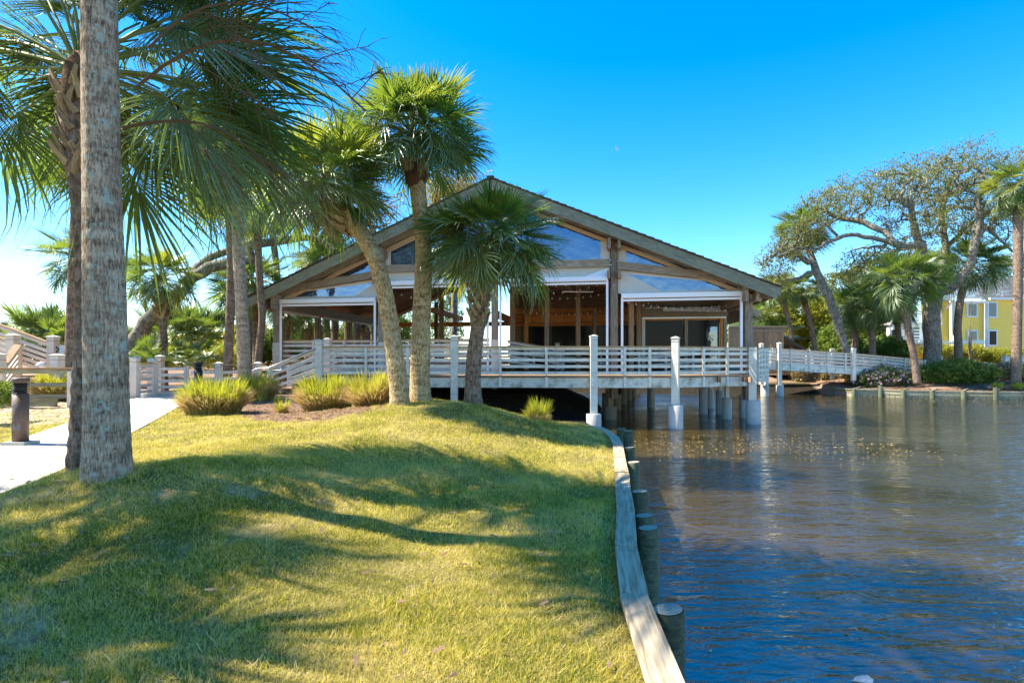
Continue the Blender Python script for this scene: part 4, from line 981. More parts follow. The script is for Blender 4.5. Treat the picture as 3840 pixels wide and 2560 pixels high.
# a boot: split dry leaf base
q = MB(); q.add([(0,-.05,-.01),(0,.05,-.01),(.0,.05,.02),(0,-.05,.02),(.16,-.035,.0),(.16,.035,.0),(.16,.03,.025),(.16,-.03,.025),(.30,-.022,.03),(.30,.022,.03),(.29,.02,.052),(.29,-.02,.052)],
   [(0,1,5,4),(1,2,6,5),(2,3,7,6),(3,0,4,7),(4,5,9,8),(5,6,10,9),(6,7,11,10),(7,4,8,11),(8,9,10,11),(0,3,2,1)])
BOOT = q.mesh('leaf_base', M['boot'])
def stalk_mesh(name, rs, L=1.4, nb=15, mat='flower_twig', sub=7, fine=.0026):
    q = MB(); main = [Vector((L*t, 0, .25*math.sin(t*2.4)*L-.45*L*t*t)) for t in [i/8 for i in range(9)]]
    q.tube(main, [.014*(1-.6*i/8) for i in range(9)], 4)
    for b in range(nb):
        t = .2+.8*b/nb; i = min(7, int(t*8)); p = main[i].lerp(main[i+1], t*8-i)
        d = Vector((rs.uniform(.3, 1), rs.uniform(-1, 1), rs.uniform(-.7, .6))).normalized(); l = L*.42*(1.15-t*.6)
        pts = [p]; 
        for k in range(4):
            d = (d+Vector((rs.uniform(-.3, .3), rs.uniform(-.3, .3), rs.uniform(-.35, .15)))).normalized(); pts.append(pts[-1]+d*l/4)
        q.tube(pts, [fine*1.6, fine*1.4, fine*1.2, fine, fine*.8], 3, False)
        for s in range(sub):
            k = rs.randint(1, 3); p2 = pts[k].lerp(pts[k+1], rs.random()); d2 = (d+Vector((rs.uniform(-1, 1), rs.uniform(-1, 1), rs.uniform(-1, .5)))).normalized()
            p3 = p2+d2*l*.22; q.tube([p2, p3, p3+(d2+Vector((0, 0, -.4)))*l*.16], [fine, fine*.8, fine*.6], 3, False)
    return q.mesh(name, M[mat])
STALK = [stalk_mesh('flower_stalk', R) for _ in range(3)]
def trunk_obj(parent, path, rads, mat, sides=28, step=.05, rough=.035, ringamp=.012, ringp=.09, flare=0, seed=0):
    """tapered, slightly ridged stem following a list of points"""
    pts = [Vector(p) for p in path]; L = [0]
    for i in range(1, len(pts)): L.append(L[-1]+(pts[i]-pts[i-1]).length)
    n = max(6, int(L[-1]/step)); P_, R_ = [], []
    xs = np.array([tuple(p) for p in pts]); Ls = np.array(L)
    tt = np.linspace(0, L[-1], n+1)
    # smooth the polyline a little
    C = np.stack([np.interp(tt, Ls, xs[:, k]) for k in range(3)], -1)
    for _ in range(int(max(2, n*.06))*3):
        C[1:-1] = (C[:-2]+2*C[1:-1]+C[2:])/4
    rr = np.interp(tt, Ls, rads)
    q = MB(); q.tube([Vector(c) for c in C], list(rr), sides, True)
    inv = WM[parent.name].inverted()
    ph = seed*7.3
    for i in range(n+1):
        z = tt[i]
        for j in range(sides):
            k = i*sides+j; v = Vector(q.v[k]); c = Vector(C[i]); rdir = v-c
            a = 2*PI*j/sides
            nz = noise.noise(Vector((math.cos(a)*2.6+ph, math.sin(a)*2.6, z*.9)))*1.0 + noise.noise(Vector((math.cos(a)*9+ph, math.sin(a)*9, z*2.2)))*.8
            rg = math.sin(z/ringp*2*PI+1.5*noise.noise(Vector((math.cos(a)*1.5, math.sin(a)*1.5, z*3))) )
            f = 1 + rough*nz + ringamp*rg*(1 if i % 1 == 0 else 0)
            if flare and z < .5: f += flare*(1-z/.5)**2
            q.v[k] = tuple(inv @ (c+rdir*f))
    return q.obj('trunk', M[mat], parent, True)
def crown(root, c, n, size, kind='n', up=None, seed=0, emin=-50, emax=78, dead=0, stalks=0, near=False, az0=None, azr=2*PI, keep=None):
    rs = random.Random(seed*13+5); c = Vector(c)
    tilt = Matrix() if up is None else Vector((0, 0, 1)).rotation_difference(Vector(up).normalized()).to_matrix().to_4x4()
    for i in range(n):
        t = (i+.5)/n; az = i*2.39996+rs.uniform(-.25, .25)
        if az0 is not None: az = az0+((az % (2*PI))/(2*PI)-.5)*azr
        el = rad(emax+(emin-emax)*t**.85+rs.uniform(-9, 9))
        if keep is not None and not keep(az, el): continue
        stg = 0 if t < .28 else (1 if t < .68 else 2)
        k = kind if not isinstance(kind, (list, tuple)) else rs.choice(kind)
        me = rs.choice(FR[k][stg]); s = size*rs.uniform(.82, 1.12)*(.82 if t < .15 else 1)
        mw = Matrix.Translation(c) @ tilt @ Matrix.Rotation(az, 4, 'Z') @ Matrix.Rotation(-el, 4, 'Y') @ Matrix.Rotation(rs.uniform(-.85, .85), 4, 'X') @ Matrix.Scale(s, 4)
        inst('frond', me, mw, root)
    for i in range(dead):
        az = rs.uniform(0, 2*PI); mw = Matrix.Translation(c-Vector((0, 0, .15))) @ tilt @ Matrix.Rotation(az, 4, 'Z') @ Matrix.Rotation(rad(rs.uniform(55, 80)), 4, 'Y') @ Matrix.Scale(size*.62, 4)
        tag(inst('frond', rs.choice(FR['x'][2]), mw, root), 'dead brown frond hanging against the stem')
    for i in range(stalks):
        az = rs.uniform(0, 2*PI); mw = Matrix.Translation(c) @ tilt @ Matrix.Rotation(az, 4, 'Z') @ Matrix.Rotation(rad(rs.uniform(-35, 30)), 4, 'Y') @ Matrix.Scale(size*rs.uniform(.8, 1.1), 4)
        inst('flower_stalk', rs.choice(STALK), mw, root)
def boots(root, path, i0, i1, r, n, seed=0, size=1.0, out=.35):
    """split leaf bases criss-crossing up the stem between two points"""
    rs = random.Random(seed); a_, b_ = Vector(i0), Vector(i1); ax = (b_-a_).normalized()
    tilt = Vector((0, 0, 1)).rotation_difference(ax).to_matrix().to_4x4()
    for k in range(n):
        t = (k+.5)/n; az = k*2.39996; p = a_.lerp(b_, t)
        side_ = 1 if k % 2 else -1
        rr = r if not isinstance(r, tuple) else r[0]+(r[1]-r[0])*t
        mw = Matrix.Translation(p) @ tilt @ Matrix.Rotation(az, 4, 'Z') @ Matrix.Translation((rr*.88, 0, 0)) @ Matrix.Rotation(side_*rad(rs.uniform(18, 38)), 4, 'X') @ Matrix.Rotation(rad(-(90-rs.uniform(out*40, out*100))), 4, 'Y') @ Matrix.Scale(size*rs.uniform(.8, 1.2), 4)
        inst('leaf_base', BOOT, mw, root)
def palm(label, path, rads, cr=None, n=34, size=1.0, kind='n', mat='bark_mid', group='cabbage palms', bootspan=None, nb=0, sides=20, step=.08, flare=.15, seed=1, dead=1, stalks=1, up=None, name='palm_tree', emin=-50, emax=78, bootr=None, bsize=1., keep=None, **kw):
    base = Vector(path[0]); root = thing(name, label, 'palm tree', base, 0, group)
    trunk_obj(root, path, rads, mat, sides, step, flare=flare, seed=seed, **kw)
    tip = Vector(path[-1]); c = Vector(cr) if cr is not None else tip
    ax = (tip-Vector(path[-2])).normalized()
    if n: crown(root, c, n, size, kind, up if up is not None else ax*.5+Vector((0, 0, .7)), seed, emin, emax, dead, stalks, keep=keep)
    if nb:
        a_, b_ = bootspan; boots(root, path, a_, b_, bootr or (rads[-1], rads[-1]*1.3), nb, seed, bsize)
    if n:
        q = MB(); r0 = rads[-1]; pts = [tip-ax*.35, tip-ax*.1, tip+ax*.12, tip+ax*.3]
        q.tube([p-base for p in pts], [r0*1.0, r0*1.15, r0*.9, r0*.3], 14)
        for k, v in enumerate(q.v): q.v[k] = tuple(Vector(v)*1.0+Vector((R.uniform(-1, 1), R.uniform(-1, 1), R.uniform(-1, 1)))*r0*.3)
        q.obj('fibre_collar', M['fibre'], root, True)
    return root
# the big near trunk; its crown is mostly above the frame
Yb = 5.2
path = [P(403, 1830, Yb), P(400, 1500, Yb), P(392, 1100, Yb), P(382, 700, Yb+.02), P(376, 300, Yb+.05), P(372, 0, Yb+.08), P(366, -500, Yb+.2), P(350, -900, Yb+.3)]
Bt = palm('thick grey lichen spotted palm trunk nearest the camera beside the path', path, [.205, .185, .175, .158, .153, .150, .148, .148], n=46, size=1.1, kind='z', mat='bark_big', sides=60, step=.025, flare=.10, seed=2, dead=0, stalks=2,
     rough=.016, ringamp=.008, ringp=.11, emin=-42, cr=P(360, -1100, Yb+.35))
boots(Bt, path, P(356, -700, Yb+.25), P(350, -1000, Yb+.35), .2, 14, 3)
# dark twiggy flower stalks reaching out over the sky at the top
for (px_, py_, Y, az, el, s) in [(820, 260, 5.0, -.05, -8, 1.5), (760, 420, 5.2, .1, 14, 1.35), (860, 120, 5.1, .15, -22, 1.2)]:
    inst('flower_stalk', STALK[int(px_) % 3], Matrix.Translation(P(px_-300, py_+60, Y)) @ Matrix.Rotation(az, 4, 'Z') @ Matrix.Rotation(rad(el), 4, 'Y') @ Matrix.Scale(s, 4), Bt)
# the second, ragged trunk close behind it, carrying the big hanging crown
Y2 = 6.15
path = [P(308, 1770, Y2), P(317, 1500, Y2), P(327, 1250, Y2), P(328, 950, Y2), P(306, 700, Y2), P(284, 520, Y2), P(292, 300, Y2)]
p2 = palm('shaggy palm with a big hanging crown right behind the thick grey trunk', path, [.145, .125, .118, .115, .12, .13, .13], n=84, size=1.25, kind='z', mat='bark_dark', sides=28, step=.04, seed=4, dead=0, stalks=1, emin=-24, keep=lambda az, el: math.sin(az)*math.cos(el) > -.28, emax=80,
     bootspan=(P(300, 680, Y2), P(290, 330, Y2)), nb=46, bsize=.9, rough=.06, ringamp=.05, ringp=.05, cr=P(300, 262, 6.3), up=(0.05, -.1, 1), group='cabbage palms near the path')
# off to the left, out of frame: palms whose shade falls on the lawn
for i, (x, y, h_, n_) in enumerate([(-9.8, 4.4, 6.6, 34), (-9.4, 1.6, 6.2, 30), (-7.9, 2.6, 4.6, 24)]):
    z = float(hland(x, y)); palm(['tall palm standing left of the path outside the view', 'nearer tall palm left of the path outside the view', 'shorter palm left of the path outside the view'][i],
        [(x, y, z), (x+.1, y, z+h_*.5), (x+.25, y+.1, z+h_)], [.22, .18, .17], n=n_, size=1.15, kind='d', mat='bark_dark', seed=20+i, step=.2, sides=10, group='palms beside the path')
# palm A, leaning left
pa = [P(1500, 1555, 12.1), P(1497, 1450, 12.1), P(1480, 1330, 12.1), P(1462, 1200, 12.1), P(1440, 1080, 12.05), P(1405, 960, 12), P(1350, 865, 12), P(1290, 810, 12), P(1245, 770, 12)]
A_ = palm('palm leaning to the left with a boot covered neck before the pavilion', pa, [.235, .215, .20, .19, .185, .18, .19, .21, .22], n=84, size=.83, kind=['n', 'n', 'w'], mat='bark_mid', sides=30, step=.05, seed=6, dead=2, stalks=2, emin=-30,
     cr=P(1226, 705, 12), up=(-.05, -.05, 1), bootspan=(P(1330, 870, 12), P(1255, 770, 12)), nb=44, bootr=(.22, .30), bsize=1.35, rough=.03, ringamp=.02, ringp=.07, group='palms on the grass mound')
# palm B, tall
pb = [P(1577, 1530, 12.6), P(1575, 1400, 12.6), P(1578, 1250, 12.6), P(1585, 1100, 12.6), P(1590, 950, 12.6), P(1580, 820, 12.6), P(1568, 720, 12.6), P(1558, 640, 12.6)]
palm('tallest palm of the three on the grass mound with a brown fibrous neck', pb, [.26, .235, .225, .21, .195, .175, .185, .21], n=84, size=.9, kind=['n', 'n', 'n', 'w'], mat='bark_mid', sides=30, step=.05, seed=8, dead=1, stalks=3, emin=-26,
     cr=P(1553, 515, 12.6), up=(0, -.05, 1), bootspan=(P(1565, 690, 12.6), P(1555, 590, 12.6)), nb=32, bootr=(.2, .27), bsize=1.2, rough=.02, ringamp=.012, ringp=.08, group='palms on the grass mound')
# palm C, short, boots all the way
pc = [P(1775, 1530, 12.7), P(1773, 1440, 12.7), P(1778, 1320, 12.7), P(1790, 1240, 12.7), P(1802, 1160, 12.7), P(1806, 1080, 12.7), P(1808, 1000, 12.7), P(1808, 940, 12.7)]
palm('short stout palm with a criss cross boot covered trunk on the grass mound', pc, [.23, .195, .18, .17, .18, .2, .2, .18], n=84, size=.92, kind=['n', 'w', 'n'], mat='bark_dark', sides=26, step=.05, seed=10, dead=1, stalks=3, emin=-26, emax=62,  # yellow-green fronds mixed in to stand for sunlight on this crown
     cr=P(1842, 915, 12.7), up=(.03, -.05, 1), bootspan=(P(1790, 1230, 12.7), P(1808, 950, 12.7)), nb=92, bootr=(.18, .24), bsize=1.12, rough=.08, ringamp=.03, group='palms on the grass mound')
# mid and far palms on the left
def simple_palm(label, pts, r, Y, cpx=None, n=26, size=1.0, kind='n', nb=0, seed=1, group='palms behind the path', emin=-38, mat='bark_dark', stalks=1, z0=None, dead=1):
    path = [P(x, y, Y) for x, y in pts]; path[0].z = z0 if z0 is not None else min(path[0].z, 1.25)
    c = P(*cpx, Y) if cpx else None; k = len(path)
    bs = (path[-1]+(path[-2]-path[-1]).normalized()*.75, path[-1]) if nb else None
    return palm(label, path, [r*1.15]+[r]*(k-2)+[r*1.1], cr=c, n=int(n*1.5), size=size*(.84 if group != 'palms on the far right bank' else .98), kind=kind, nb=nb, bootspan=bs, bootr=(r*1.05, r*1.5), bsize=1.25, seed=seed, mat=mat, sides=16, step=.14, group=group, emin=emin, stalks=stalks, dead=dead)
simple_palm('reddish leaning palm trunk just left of the shaggy trunk', [(262, 1375), (272, 1150), (283, 900), (300, 620)], .17, 18, (300, 560), 30, 1.3, ['n', 'd', 'w'], seed=31)
simple_palm('palm with a round crown half hidden behind the thick grey trunk', [(330, 1375), (325, 1200), (318, 1040)], .15, 19, (312, 985), 28, .95, ['n', 'd'], seed=32)
simple_palm('small palm with booted neck in front of the leaning oak limb', [(613, 1360), (612, 1260), (608, 1130)], .15, 22, (603, 1045), 34, 1.0, ['n', 'n', 'w'], nb=40, seed=33)
simple_palm('dark slim palm trunk left of the pale slim trunk', [(850, 1375), (862, 1200), (868, 1000), (862, 780)], .16, 21, (855, 690), 34, 1.25, ['n', 'd'], seed=34)
simple_palm('pale grey slim palm trunk rising from the cordgrass clump', [(922, 1460), (908, 1200), (898, 1000), (890, 820), (886, 700)], .185, 17.2, (880, 640), 36, 1.25, ['d', 'n', 'w'], seed=35, mat='bark_big')
simple_palm('palm with drooping crown between the slim trunks and the pavilion', [(962, 1372), (962, 1250), (958, 1110)], .17, 26, (950, 1080), 34, 1.35, ['n', 'd'], seed=36)
simple_palm('crooked pale palm trunk beside the left pavilion post', [(955, 1372), (985, 1200), (972, 1020), (965, 860)], .15, 24, (960, 790), 28, 1.1, ['w', 'n'], seed=37)
simple_palm('slender palm leaning over the left pavilion eave', [(1062, 1372), (1052, 1150), (1035, 980), (1015, 830)], .17, 30, (1005, 770), 30, 1.4, ['w'], seed=38)
simple_palm('thin straight palm trunk rising behind the left roof slope', [(1225, 1375), (1222, 1100), (1220, 880), (1218, 700)], .2, 40, (1215, 640), 28, 1.5, ['w'], seed=39)
simple_palm('palm crown peeking over the left roof slope', [(1190, 1375), (1190, 1100), (1190, 1010)], .18, 36, (1190, 985), 26, 1.25, ['n', 'w'], seed=40)
# palms seen through the open left bay
for i, (px_, w_, ty, cy, Y, k) in enumerate([(1083, .16, 1190, 1160, 31, 1), (1155, .2, 1225, 1190, 33, 1), (1222, .22, 1050, 1000, 38, 0), (1262, .24, 1050, 960, 35, 0), (1340, .22, 1080, 1020, 37, 0), (1367, .28, 1230, 1190, 40, 1), (1306, .17, 1060, 990, 42, 0), (1700, .2, 1130, 1080, 48, 1)]):
    simple_palm(['palm seen first from the left through the open left bay', 'booted palm seen second from the left through the left bay', 'pale palm trunk seen third through the left bay', 'thick tan palm trunk seen fourth through the left bay', 'reddish palm trunk near the right side of the left bay', 'stout booted palm at the far right of the left bay', 'dark slim palm trunk deep behind the left bay', 'palm seen deep behind the pavilion bay between the mound palms'][i],
        [(px_, 1375), (px_+(i % 3-1)*6, 1260), (px_-4, ty)], w_, Y, (px_-4, cy), 24, 1.2, ['n', 'd'], nb=18 if k else 0, seed=50+i, group='palms beyond the pavilion')
# right bank palms
RB = 'palms on the far right bank'
simple_palm('leftmost slim leaning palm behind the brown board fence', [(2980, 1340), (2965, 1230), (2935, 1120)], .17, 42, (2930, 1085), 26, .95, ['w', 'n'], seed=71, group=RB, z0=1.3)
simple_palm('second slim leaning palm right of the board fence', [(3070, 1345), (3045, 1230), (3014, 1125)], .19, 42, (3010, 1085), 28, .95, ['n', 'w'], seed=72, group=RB, z0=1.3)
simple_palm('palm with its crown high among the oak twigs at the left of the grove', [(3195, 1345), (3150, 1230), (3100, 1110), (3060, 1000), (3020, 900)], .2, 41, (3012, 865), 32, 1.25, ['d', 'n'], seed=73, group=RB, z0=1.3)
simple_palm('palm with a drooping skirt of fronds in the middle of the grove', [(3272, 1360), (3271, 1260), (3268, 1170)], .24, 42, (3262, 1130), 36, 1.25, ['d', 'n'], seed=74, group=RB, emin=-70, z0=1.4, dead=4)
simple_palm('dark shaggy palm left of the grove centre', [(3205, 1360), (3205, 1200)], .22, 43, (3202, 1140), 34, 1.2, 'd', seed=75, group=RB, emin=-72, z0=1.4, dead=4)
simple_palm('leaning palm with a wide bright crown before the oak trunk', [(3440, 1440), (3428, 1340), (3405, 1230), (3392, 1120)], .21, 36.5, (3385, 1060), 44, 1.45, ['n', 'd', 'n'], seed=76, group=RB, z0=.85)
simple_palm('low palm with orange trunk in front of the white porch', [(3378, 1370), (3372, 1280), (3364, 1200)], .2, 43, (3360, 1165), 30, .95, 'd', seed=77, group=RB, z0=1.4)
simple_palm('dark palm in front of the yellow house wall', [(3597, 1350), (3590, 1220), (3600, 1130), (3622, 1040)], .25, 41, (3640, 1000), 44, 1.5, ['d', 'n'], seed=78, group=RB, z0=1.5)
simple_palm('tall straight palm at the right edge with its crown against the sky', [(3808, 1440), (3814, 1250), (3818, 1000), (3818, 760)], .26, 36, (3830, 690), 40, 1.25, ['w', 'n'], seed=79, group=RB, z0=.9, emin=-65, dead=3)
simple_palm('palm low behind the second roof at the right eave', [(2850, 1370), (2850, 1200)], .2, 44, (2850, 1190), 30, 1.2, ['w', 'n'], seed=80, group=RB, z0=1.3)

# ------------------------------------------------------------------ broadleaf trees grown towards chosen tips
def grow(root, limbs, tips, mat_l, leafm, nleaf=18, leafr=.32, leafs=.085, r_tip=.011, seed=1, sidesbig=8, leaf_p=1.0, straight=.25):
    rs = np.random.RandomState(seed); inv = WM[root.name].inverted()
    nodes = []; par = []; minr = []
    for li, (pts, r0, r1, start) in enumerate(limbs):
        pts = [np.array(p) for p in pts]; seg = []
        for i in range(len(pts)-1):
            n = max(1, int(np.linalg.norm(pts[i+1]-pts[i])/.5))
            for k in range(n): seg.append(pts[i]+(pts[i+1]-pts[i])*k/n)
        seg.append(pts[-1])
        if start is None: prev = -1
        else:
            D_ = np.linalg.norm(np.array(nodes)-seg[0], axis=1); prev = int(D_.argmin())
        for k, s in enumerate(seg):
            if prev >= 0 and k == 0: continue
            nodes.append(s+rs.randn(3)*.035*(k > 0)); par.append(prev); minr.append(r0+(r1-r0)*k/len(seg)); prev = len(nodes)-1
    nmain = len(nodes)
    A = np.array(nodes); order = np.argsort([np.linalg.norm(A-t, axis=1).min() for t in tips])
    buf = np.zeros((len(tips)*9+nmain+10, 3)); buf[:nmain] = A; cnt = nmain
    tipn = []
    for oi in order:
        t = tips[oi]; D_ = np.linalg.norm(buf[:cnt]-t, axis=1); j = int(D_.argmin()); d = D_[j]
        k = int(min(6, max(1, d/.3))); p0 = buf[j]; prev = j
        side_ = rs.randn(3)*d*straight*.5; side_[2] += d*.10
        for i in range(1, k+1):
            u = i/k; p = p0+(t-p0)*u+side_*math.sin(u*PI)*.6+rs.randn(3)*.03*(i < k)
            buf[cnt] = p; par.append(prev); minr.append(0); prev = cnt; cnt += 1
        tipn.append(prev)
    w = np.zeros(cnt); 
    for i in tipn: w[i] += 1
    for i in range(cnt-1, -1, -1):
        if par[i] >= 0: w[par[i]] += w[i]
    rad_ = np.maximum(np.array(minr[:cnt]), r_tip*np.sqrt(np.maximum(w, 1))*.95)
    # tubes: follow the heaviest child
    kids = {}
    for i in range(cnt):
        if par[i] >= 0: kids.setdefault(par[i], []).append(i)
    q1, q2 = MB(), MB(); done = set()
    starts = [i for i in range(cnt) if par[i] < 0]
    stack = [(i, None) for i in starts]
    while stack:
        i, p0 = stack.pop(); chain = ([p0] if p0 is not None else [])+[i]; 
        while i in kids:
            ks = sorted(kids[i], key=lambda c_: -w[c_]-(1e6 if c_ < nmain and i < nmain else 0))
            for c_ in ks[1:]: stack.append((c_, i))
            i = ks[0]; chain.append(i)
        if len(chain) < 2: continue
        pts = [inv @ Vector(buf[k]) for k in chain]; rr = [float(rad_[k]) for k in chain]
        if p0 is not None: rr[0] = min(rr[0], rr[1]*1.25)
        big = max(rr) > .05
        (q1 if big else q2).tube(pts, rr, sidesbig if max(rr) > .1 else (5 if big else 3), False)
    trunk = q1.obj('trunk', M[mat_l], root, True)
    if q2.v:
        o = q2.obj('twigs', M['twig'], root); o['kind'] = 'stuff'
    T = buf[np.array(tipn)]; keep = rs.rand(len(T)) < leaf_p; T = T[keep]
    me = leaf_cloud(T, nleaf, leafr, leafs, leafm, rs, inv)
    o = inst('crown', me, WM[root.name].copy(), root); o['kind'] = 'stuff'
    return root
def leaf_cloud(T, n, r, s, mat, rs, inv=None, aspect=.5, flat=.8):
    m_ = len(T)*n; C = np.repeat(T, n, 0)+rs.randn(m_, 3)*r*np.array([1, 1, flat])*.6
    a = rs.randn(m_, 3); a /= np.linalg.norm(a, axis=1, keepdims=True); b = np.cross(a, rs.randn(m_, 3)); b /= np.linalg.norm(b, axis=1, keepdims=True)+1e-9
    sz = s*(.6+.8*rs.rand(m_, 1)); a = a*sz; b = b*sz*aspect
    V = np.stack([C-a, C+b, C+a, C-b], 1).reshape(-1, 3)
    if inv is not None:
        im = np.array(inv); V = V@im[:3, :3].T+im[:3, 3]
    return npmesh('leaves', V, np.arange(len(V)).reshape(-1, 4), M[mat])
def blob_tips(blobs, n, rs, shell=.35):
    """random points in the outer part of ellipsoids (centre, radii)"""
    vol = np.array([b[1][0]*b[1][1]*b[1][2] for b in blobs])**.75; vol /= vol.sum(); out_ = []
    for (c_, r_), f in zip(blobs, vol):
        k = int(n*f)+1; d = rs.randn(k, 3); d /= np.linalg.norm(d, axis=1, keepdims=True)
        u = (shell+(1-shell)*rs.rand(k, 1)**.6); out_.append(np.array(c_)+d*u*np.array(r_)*(1+.12*rs.randn(k, 1)))
    return np.concatenate(out_)
# big live oak on the right bank
Yo = 41.0
def po(x, y, dy=0): return np.array(P(x, y, Yo+dy))
oak = thing('live_oak', 'huge spreading live oak with a sparse twiggy crown on the far right bank', 'oak tree', P(3497, 1375, Yo))
limbs = [([po(3497, 1400), po(3498, 1300), po(3490, 1200), po(3505, 1110)], .55, .36, None),
 ([po(3500, 1120), po(3480, 1020, -1), po(3447, 916, -2), po(3420, 823, -2.5), po(3410, 740, -3)], .30, .10, 1),
 ([po(3446, 916, -2), po(3390, 925, -2.5), po(3331, 905, -3), po(3242, 889, -3), po(3189, 880, -3), po(3101, 907, -3.5), po(3055, 940, -3.5), po(2990, 930, -3), po(2920, 960, -3)], .22, .07, 1),
 ([po(3360, 915, -2.8), po(3317, 870, -2), po(3242, 835, -1), po(3132, 812, 0), po(3060, 780, 0)], .17, .06, 1),
 ([po(3505, 1110), po(3528, 1040, 1), po(3543, 942, 2), po(3530, 810, 2.5), po(3552, 700, 3)], .32, .10, 1),
 ([po(3507, 1105), po(3560, 1085, -1), po(3596, 1060, -1.5), po(3640, 986, -2), po(3667, 854, -2), po(3667, 721, -2)], .32, .10, 1),
 ([po(3540, 945, 2), po(3580, 900, 2), po(3618, 854, 3), po(3671, 818, 4), po(3773, 770, 4), po(3850, 740, 4)], .2, .06, 1),
 ([po(3655, 900, -2), po(3700, 850, -1), po(3742, 889, -1), po(3795, 942, -1), po(3860, 980, -1)], .14, .05, 1),
 ([po(3446, 1090), po(3400, 1150, -1), po(3370, 1140, -1)], .16, .06, 1),
 ([po(3530, 820, 2.5), po(3470, 740, 4), po(3440, 660, 5)], .14, .06, 1)]
k_ = Yo/FPX
def bl(px_, py_, rx, ry, dy=0, dz=2.5): p = P(px_, py_, Yo+dy); return (np.array(p), (rx*k_, dz, ry*k_))
rs_ = np.random.RandomState(3)
tips = blob_tips([bl(3590, 640, 130, 105, 1, 3.5), bl(3470, 680, 110, 110, 0, 3.5), bl(3730, 680, 130, 110, 0, 3.5), bl(3330, 700, 130, 80, -1, 3), bl(3200, 740, 130, 90, -1, 3), bl(3090, 780, 90, 70, -2, 2.5),
                  bl(3440, 830, 130, 90, -2, 3), bl(3600, 820, 140, 90, 1, 4), bl(3760, 830, 110, 90, 1, 3), bl(3340, 990, 110, 90, -2, 2.5), bl(3230, 1000, 90, 70, -2, 2)], 2500, rs_)
grow(oak, limbs, tips, 'oak_bark', 'oak_leaf', 16, .32, .07, .012, 4)
oak2 = thing('live_oak', 'smaller leaning oak with a drooping twiggy crown at the left of the far grove', 'oak tree', P(3195, 1380, 38.5))
def pq(x, y, dy=0): return np.array(P(x, y, 38.5+dy))
limbs = [([pq(3195, 1400), pq(3160, 1260), pq(3110, 1120), pq(3060, 1020), pq(3039, 950)], .26, .14, None), ([pq(3050, 1000), pq(2990, 950), pq(2930, 930), pq(2890, 960)], .1, .04, 1), ([pq(3060, 1010), pq(3000, 1040), pq(2940, 1060)], .08, .03, 1)]
tips = blob_tips([(np.array(pq(2990, 900)), (1.8, 1.6, 1.5)), (np.array(pq(2920, 980)), (1.6, 1.6, 1.3)), (np.array(pq(2900, 1060)), (1.2, 1.5, .8)), (np.array(pq(3040, 850)), (1.2, 1.5, .8))], 620, rs_)
grow(oak2, limbs, tips, 'oak_bark', 'oak_leaf', 10, .28, .07, .012, 5)
# leaning oak limb on the left
Yl = 24.5
ol = thing('leaning_oak', 'smooth grey oak trunk leaning far to the right behind the small palm', 'oak tree', P(480, 1375, Yl))
def pl(x, y, dy=0): return np.array(P(x, y, Yl+dy))
limbs = [([pl(484, 1390), pl(500, 1290), pl(545, 1210), pl(610, 1150), pl(664, 1104), pl(716, 1045), pl(790, 1005), pl(879, 978), pl(945, 973)], .36, .22, None),
 ([pl(945, 973), pl(936, 926), pl(982, 910), pl(1060, 905, .5), pl(1127, 893, 1), pl(1173, 895, 1), pl(1215, 910, 1), pl(1256, 940, 1)], .22, .11, 1),
 ([pl(716, 1045), pl(735, 1000, .5), pl(795, 956, 1), pl(865, 938, 1), pl(931, 912, 1), pl(990, 870, 1.5)], .2, .12, 1),
 ([pl(1173, 895, 1), pl(1200, 830, 2), pl(1260, 760, 2), pl(1300, 700, 3)], .1, .05, 1), ([pl(1215, 905, 1), pl(1290, 860, 2), pl(1370, 830, 3)], .08, .04, 1)]
tips = blob_tips([(np.array(pl(1150, 800, 2)), (1.8, 2, 1.2)), (np.array(pl(1330, 800, 3)), (2.4, 2, 1.3)), (np.array(pl(640, 1000)), (1.2, 1, .5))], 260, rs_)
grow(ol, limbs, tips, 'oak_bark', 'oak_leaf_gold', 4, .3, .06, .012, 6, 12, .5)
# sparse golden trees behind the roof
for i, (px_, py_, rx, ry, Y, lb, n_, lm, nl) in enumerate([(1400, 790, 200, 130, 44, 'sparse bare twigged tree rising behind the left roof slope', 420, 'oak_leaf_gold', 2), (1700, 730, 130, 90, 46, 'golden leaved tree showing behind the roof ridge', 420, 'oak_leaf_gold', 22), (930, 560, 140, 110, 34, 'yellow green tree behind the slim palms', 360, 'oak_leaf_gold', 22)]):
    k = Y/FPX; t_ = thing('broadleaf_tree', lb, 'tree', P(px_, 1375, Y), 0, 'trees behind the pavilion')
    b0 = np.array(P(px_, 1385, Y)); b1 = np.array(P(px_+10, py_+ry*1.0, Y)); b2 = np.array(P(px_-20, py_, Y))
    tips = blob_tips([(np.array(P(px_, py_, Y)), (rx*k, 2.5, ry*k))], n_, rs_, .2)
    grow(t_, [([b0, b1, b2], .28, .08, None)], tips, 'oak_bark', lm, nl, .4, .085, .014, 30+i)

